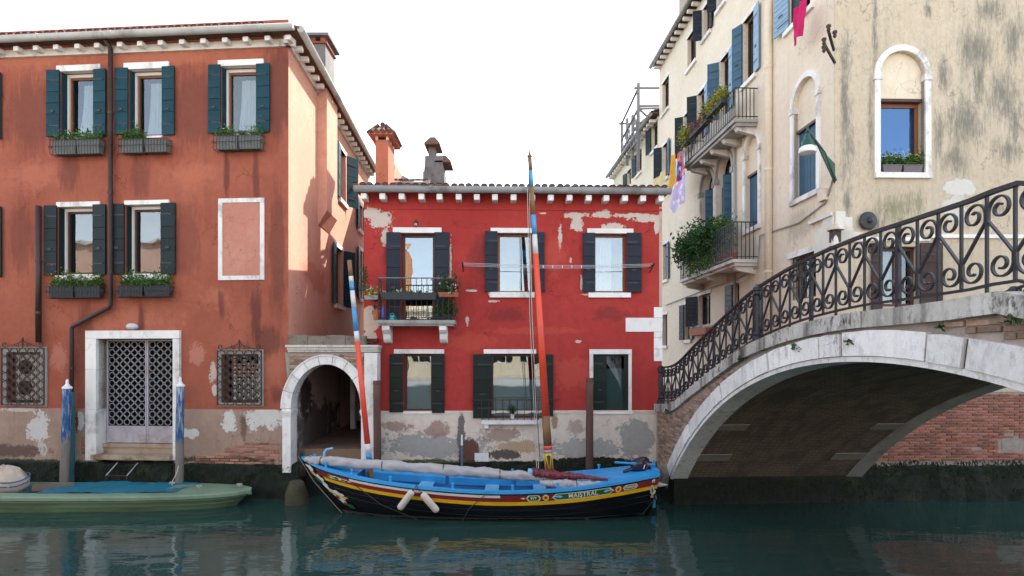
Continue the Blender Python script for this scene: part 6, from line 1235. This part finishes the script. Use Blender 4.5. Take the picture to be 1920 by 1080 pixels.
def cloth(name, label, fr, u0, u1, d, z0, z1, mat, seed, skew=0., taper=0., cat='laundry'):
    m = MB(); g = []; rg = random.Random(seed); nz, nx = 14, 12
    for k in range(nz+1):
        tz = k/nz; row = []
        for i in range(nx+1):
            tx_ = i/nx; uu = lerp(u0+taper*tz, u1-taper*tz, tx_)+skew*tz; row.append((uu, d+.05*math.sin(tx_*9+seed+tz*2)+.03*mnoise.noise((tx_*4+seed, tz*4, 0)), lerp(z1, z0, tz)+.05*math.sin(tx_*5+seed)*tz))
        g.append(row)
    m.loft(g, False); return part(name, m, mat, None, fr.T(0, 0, 0), smooth=True, label=label, cat=cat)
def stripes(name, cols, scale, ang=.6):
    t = NT(name); w_ = t.new('ShaderNodeTexVoronoi'); t.link(t.map((3., 1, 2.2*scale)), w_.inputs['Vector']); w_.inputs['Scale'].default_value = 2.2; r = t.new('ShaderNodeValToRGB'); r.color_ramp.interpolation = 'CONSTANT'; s = t.new('ShaderNodeSeparateColor'); t.link(w_.outputs['Color'], s.inputs[0]); t.link(s.outputs[0], r.inputs[0])
    while len(r.color_ramp.elements) < len(cols): r.color_ramp.elements.new(.5)
    for i, c in enumerate(cols): r.color_ramp.elements[i].position = i/len(cols); r.color_ramp.elements[i].color = c
    return t.fin(r.outputs[0], .9)
a, b = CW_.u(1256, -.9), CW_.u(1267, -.9); cloth('yellow_cloth', 'yellow cloth hanging beside the far end of the long balcony', CW_, a, b, -.9, CW_.z(1261,352,-.9), CW_.z(1261,292,-.9), clothmat('yellow_cloth', (.62,.32,.03,1)), 1, 0, -.2)
a, b = CW_.u(1269, -.95), CW_.u(1284, -.95); cloth('patterned_cloth', 'brightly patterned blue and red cloth hung below the long balcony', CW_, a, b, -.95, CW_.z(1276,350,-.95), CW_.z(1276,284,-.95), stripes('patchwork_print', [(.05,.06,.35,1),(.55,.05,.05,1),(.03,.25,.6,1),(.5,.45,.6,1),(.6,.12,.03,1),(.12,.03,.2,1)], 1), 2)
a, b = CW_.u(1262, -1.05), CW_.u(1286, -1.05); cloth('striped_towel', 'pale pink and lilac striped towel, lowest of the hanging laundry', CW_, a, b, -1.05, CW_.z(1274,388,-1.05), CW_.z(1274,338,-1.05), stripes('towel_print', [(.5,.45,.7,1),(.7,.35,.5,1),(.75,.72,.8,1),(.45,.5,.75,1)], 1.6), 3, -.25)
a, b = CW_.u(1227, -.6), CW_.u(1246, -.6); cloth('pale_cloth', 'cream cloth spread below the far window, above the red house gutter', CW_, a, b, -.6, CW_.z(1238,352,-.6), CW_.z(1238,326,-.6), clothmat('cream_cloth', (.62,.52,.28,1)), 4)
a, b = CW_.u(1491, -.5), CW_.u(1510, -.5); cloth('magenta_cloth', 'magenta cloth hanging from the top window above the street lamp', CW_, a, b, -.5, CW_.z(1500,70,-.5), CW_.z(1500,6,-.5), clothmat('magenta_cloth', (.50,.012,.11,1)), 5, -.12, .0)
# street lamp
m_lg = simple('lamp_green_iron', (.010,.06,.048,1), .4, .2, 8); m_gl = simple('lamp_white_glass', (.72,.75,.76,1), .2, .03, 4)
hd = P3(1514, 255, 12.9); bs = CF.W(-.02, -.02, CF.z(1562, 320)); tp = bs+Vector((-.02,-.05,.35))
SL = thing('street_lamp', 'green iron bracket street lamp with white glass shade on the house corner', 'street lamp', bs)
part('arm', MB().tube([bs+Vector((0,-.03,-.25)), bs.lerp(hd, .4)+Vector((0,0,.10)), bs.lerp(hd, .8)+Vector((0,0,.12)), hd+Vector((.02,0,.10)), hd+Vector((0,0,.02))], [.05,.04,.032,.03,.03], 8), m_lg, SL)
dv = (hd-bs); m = MB(); q0, q1, q2 = bs+Vector((0,-.02,.15)), bs+Vector((0,-.02,-.32)), bs.lerp(hd, .62)+Vector((0,0,.06))
m.add([q0-Vector((0,.02,0)), q1-Vector((0,.02,0)), q2-Vector((0,.02,0)), q0+Vector((0,.02,0)), q1+Vector((0,.02,0)), q2+Vector((0,.02,0))], [(0,1,2),(5,4,3),(0,3,4,1),(1,4,5,2),(2,5,3,0)]); part('bracket_plate', m, m_lg, SL)
part('neck', MB().lathe([(.03,.06),(.06,.0),(.07,-.06),(.12,-.12),(.125,-.2),(.15,-.23)], hd, 16), m_lg, SL, smooth=True); part('shade', MB().lathe([(.13,-.22),(.17,-.27),(.185,-.36),(.17,-.38),(.12,-.36)], hd, 20), m_gl, SL, smooth=True); part('finial', MB().lathe([(.03,.0),(.04,.04),(.02,.08),(.03,.11),(.005,.16)], hd+Vector((0,0,.08)), 10), m_lg, SL, smooth=True)
# insulator bracket
ib = CF.W(-.0, -.0, CF.z(1568, 110)); it = P3(1545, 82, 13.3); T = thing('insulator_bracket', 'rusty iron bracket with insulators on the house corner under the eaves', 'bracket', ib)
part('arm', MB().tube([ib+Vector((0,0,-.1)), it], .035, 5), m_rust, T); part('arm', MB().tube([ib.lerp(it, .3)+Vector((.05,0,.1)), ib.lerp(it, 1.)+Vector((.13,.05,.3))], .035, 5), m_rust, T)
for k, p in enumerate((it+Vector((0,0,.05)), it+Vector((.0,0,-.12)), it+Vector((.13,.05,.38)), it+Vector((.30,.1,.27)))): part('insulator', MB().lathe([(.02,-.08),(.045,-.04),(.03,0),(.055,.03),(.05,.07),(.015,.09)], p, 10), m_rust, T, smooth=True)
# round iron lamp on the relief
du, dz_ = CF.at(1630, 413, -.12); T = thing('round_vent', 'dark round metal disc fixed to the cream wall above the railing', 'disc', CF.W(du, 0, dz_), None, CF.ang)
m = MB(); m.loft([[(du+r*math.cos(a), y, dz_+r*math.sin(a)) for a in [i*math.pi/14 for i in range(28)]] for r, y in ((.10,0),(.21,-.05),(.22,-.08),(.20,-.11),(.08,-.14),(.06,-.19),(.02,-.21))]); part('disc', m, m_iron, T, CF.M, smooth=False); part('mount', MB().box(du+.02, du+.14, -.06, 0, dz_-.2, dz_-.1), m_crf, T, CF.M)
# junction box and cables
ju, jz = CW_.at(1546, 363, -.1); part('junction_box', MB().box(ju-.28, ju+.0, -.12, 0, jz-.14, jz+.14), m_crw, None, CW_.M, label='small cream junction box beside the blue arched shutters', cat='box')
pts = [(.0,-.03,CW_.z(1562,335)), (ju-.1,-.03,jz-.2), (CW_.u(1500),-.04,CW_.z(1500,418)), (CW_.u(1462),-.04,CW_.z(1462,430)), (CW_.u(1428),-.06,CW_.z(1428,442)), (CW_.u(1424),-.06,CW_.z(1424,500)), (CW_.u(1385),-.05,CW_.z(1385,523)), (CW_.u(1320),-.05,CW_.z(1320,545)), (CW_.u(1250),-.05,CW_.z(1250,572))]
part('cable', MB().tube(pts, .022, 6), m_grey, None, CW_.M, label='grey cable looping along the cream street walls', cat='cable')
# ------------------------------------------------------------------ seaweed hanging on the tidal walls
m_weed = leafmat('seaweed', (.006,.012,.004,1), (.022,.040,.010,1))
def seaweed(fr, u0, u1, ztop, y, n, seed):
    rg = random.Random(seed); m = MB()
    for _ in range(n):
        u = rg.uniform(u0, u1); c = ztop + .10*mnoise.noise((u*1.3+seed, 0, 0)); z = c - abs(rg.gauss(0, .25)) if rg.random() < .5 else rg.uniform(.05, c)
        l, w_, yy = rg.uniform(.03, .08), rg.uniform(.006, .016), y - rg.uniform(.03, .11) - .05*max(0, 1-z); dx = rg.uniform(-.03, .03)
        m.poly((u-w_, yy, z), (u+w_, yy-.012, z), (u+w_*.4+dx, yy-.03, z-l), (u-w_*.6+dx, yy-.02, z-l))
    part('seaweed', m, m_weed, None, fr.M, kind='stuff', label='dark green seaweed hanging on the tidal quay walls', cat='seaweed')
seaweed(FL, -8.5, .4, .86, -.05, 1300, 1); seaweed(FR, U0-.2, 4.0, .84, -.04, 1200, 2); seaweed(CF, -.6, 5.5, .98, -.06, 1500, 3)
sw2 = Fr(*FW.W(us0+.02, 0, 0).xy, .0297); seaweed(sw2, 0, BW, .62, 0, 600, 4); seaweed(FW, -.1, us0+.05, .74, -.03, 250, 5)
# ================================================================== houses across the water, seen only mirrored in panes and water
OF = Fr(0, -20.0, math.pi)
def opposite(name, label, X0, X1, H, mat, smat, tail, seed):
    T = thing(name, label, 'house', (lerp(X0, X1, .5), -20, 2)); u0, u1 = -X1, -X0; hl = []; n = max(2, int((u1-u0)/3.0))
    for zz in (3.2, 6.4) + ((9.2,) if H > 10.5 else ()):
        for k in range(n): um = lerp(u0, u1, (k+.5)/n); hl.append((um-.5, um+.5, zz, min(zz+1.7, H-.6), .2))
    m = MB(); wall(m, u0, u1, 1.9, H, hl); part('wall', m, mat, T, OF.M)
    part('hidden_wall', MB().poly((u0,0,1.9),(u0,6,1.9),(u0,6,H),(u0,0,H)).poly((u1,0,1.9),(u1,6,1.9),(u1,6,H),(u1,0,H)).poly((u0,0,H),(u1,0,H),(u1,6,H+1.5),(u0,6,H+1.5)), mat, T, OF.M)
    for h in hl:
        w_ = part('window', MB().box(h[0], h[1], .15, .2, h[2], h[3]), m_room, T, OF.M); o = MB(); frame_bars(o, h[0]-.1, h[1]+.1, h[2]-.1, h[3]+.1, -.03, .1, .05); part('surround', o, m_white, w_, OF.M)
        part('shutter', MB().box(h[0]-.62, h[0]-.11, -.06, -.02, h[2], h[3]), smat, w_, OF.M); part('shutter', MB().box(h[1]+.11, h[1]+.62, -.06, -.02, h[2], h[3]), smat, w_, OF.M)
    part('cornice', MB().box(u0, u1, -.35, 0, H-.02, H+.18), m_stone, T, OF.M)
opposite('orange_house', 'orange house with teal shutters across the canal, mirrored in the balcony door', -24, -7.0, 12.8, plaster('orange_plaster', (.55,.25,.12,1), (.62,.31,.15,1), (.3,.13,.07,1)), m_shut_dark, 0, 1)
opposite('pink_house', 'tall pink house across the canal, mirrored in the terracotta house lower windows', -60, -24.1, 14.2, plaster('pink_plaster', (.60,.36,.28,1), (.68,.44,.35,1), (.3,.16,.12,1)), m_shut_dark, 0, 3)
opposite('ivory_house', 'low ivory house across the canal, seen mirrored in the right hand panes', -6.9, 40, 7.6, plaster('ochre_plaster', (.70,.60,.44,1), (.76,.67,.52,1), (.3,.2,.12,1)), m_shut_green, 0, 2)
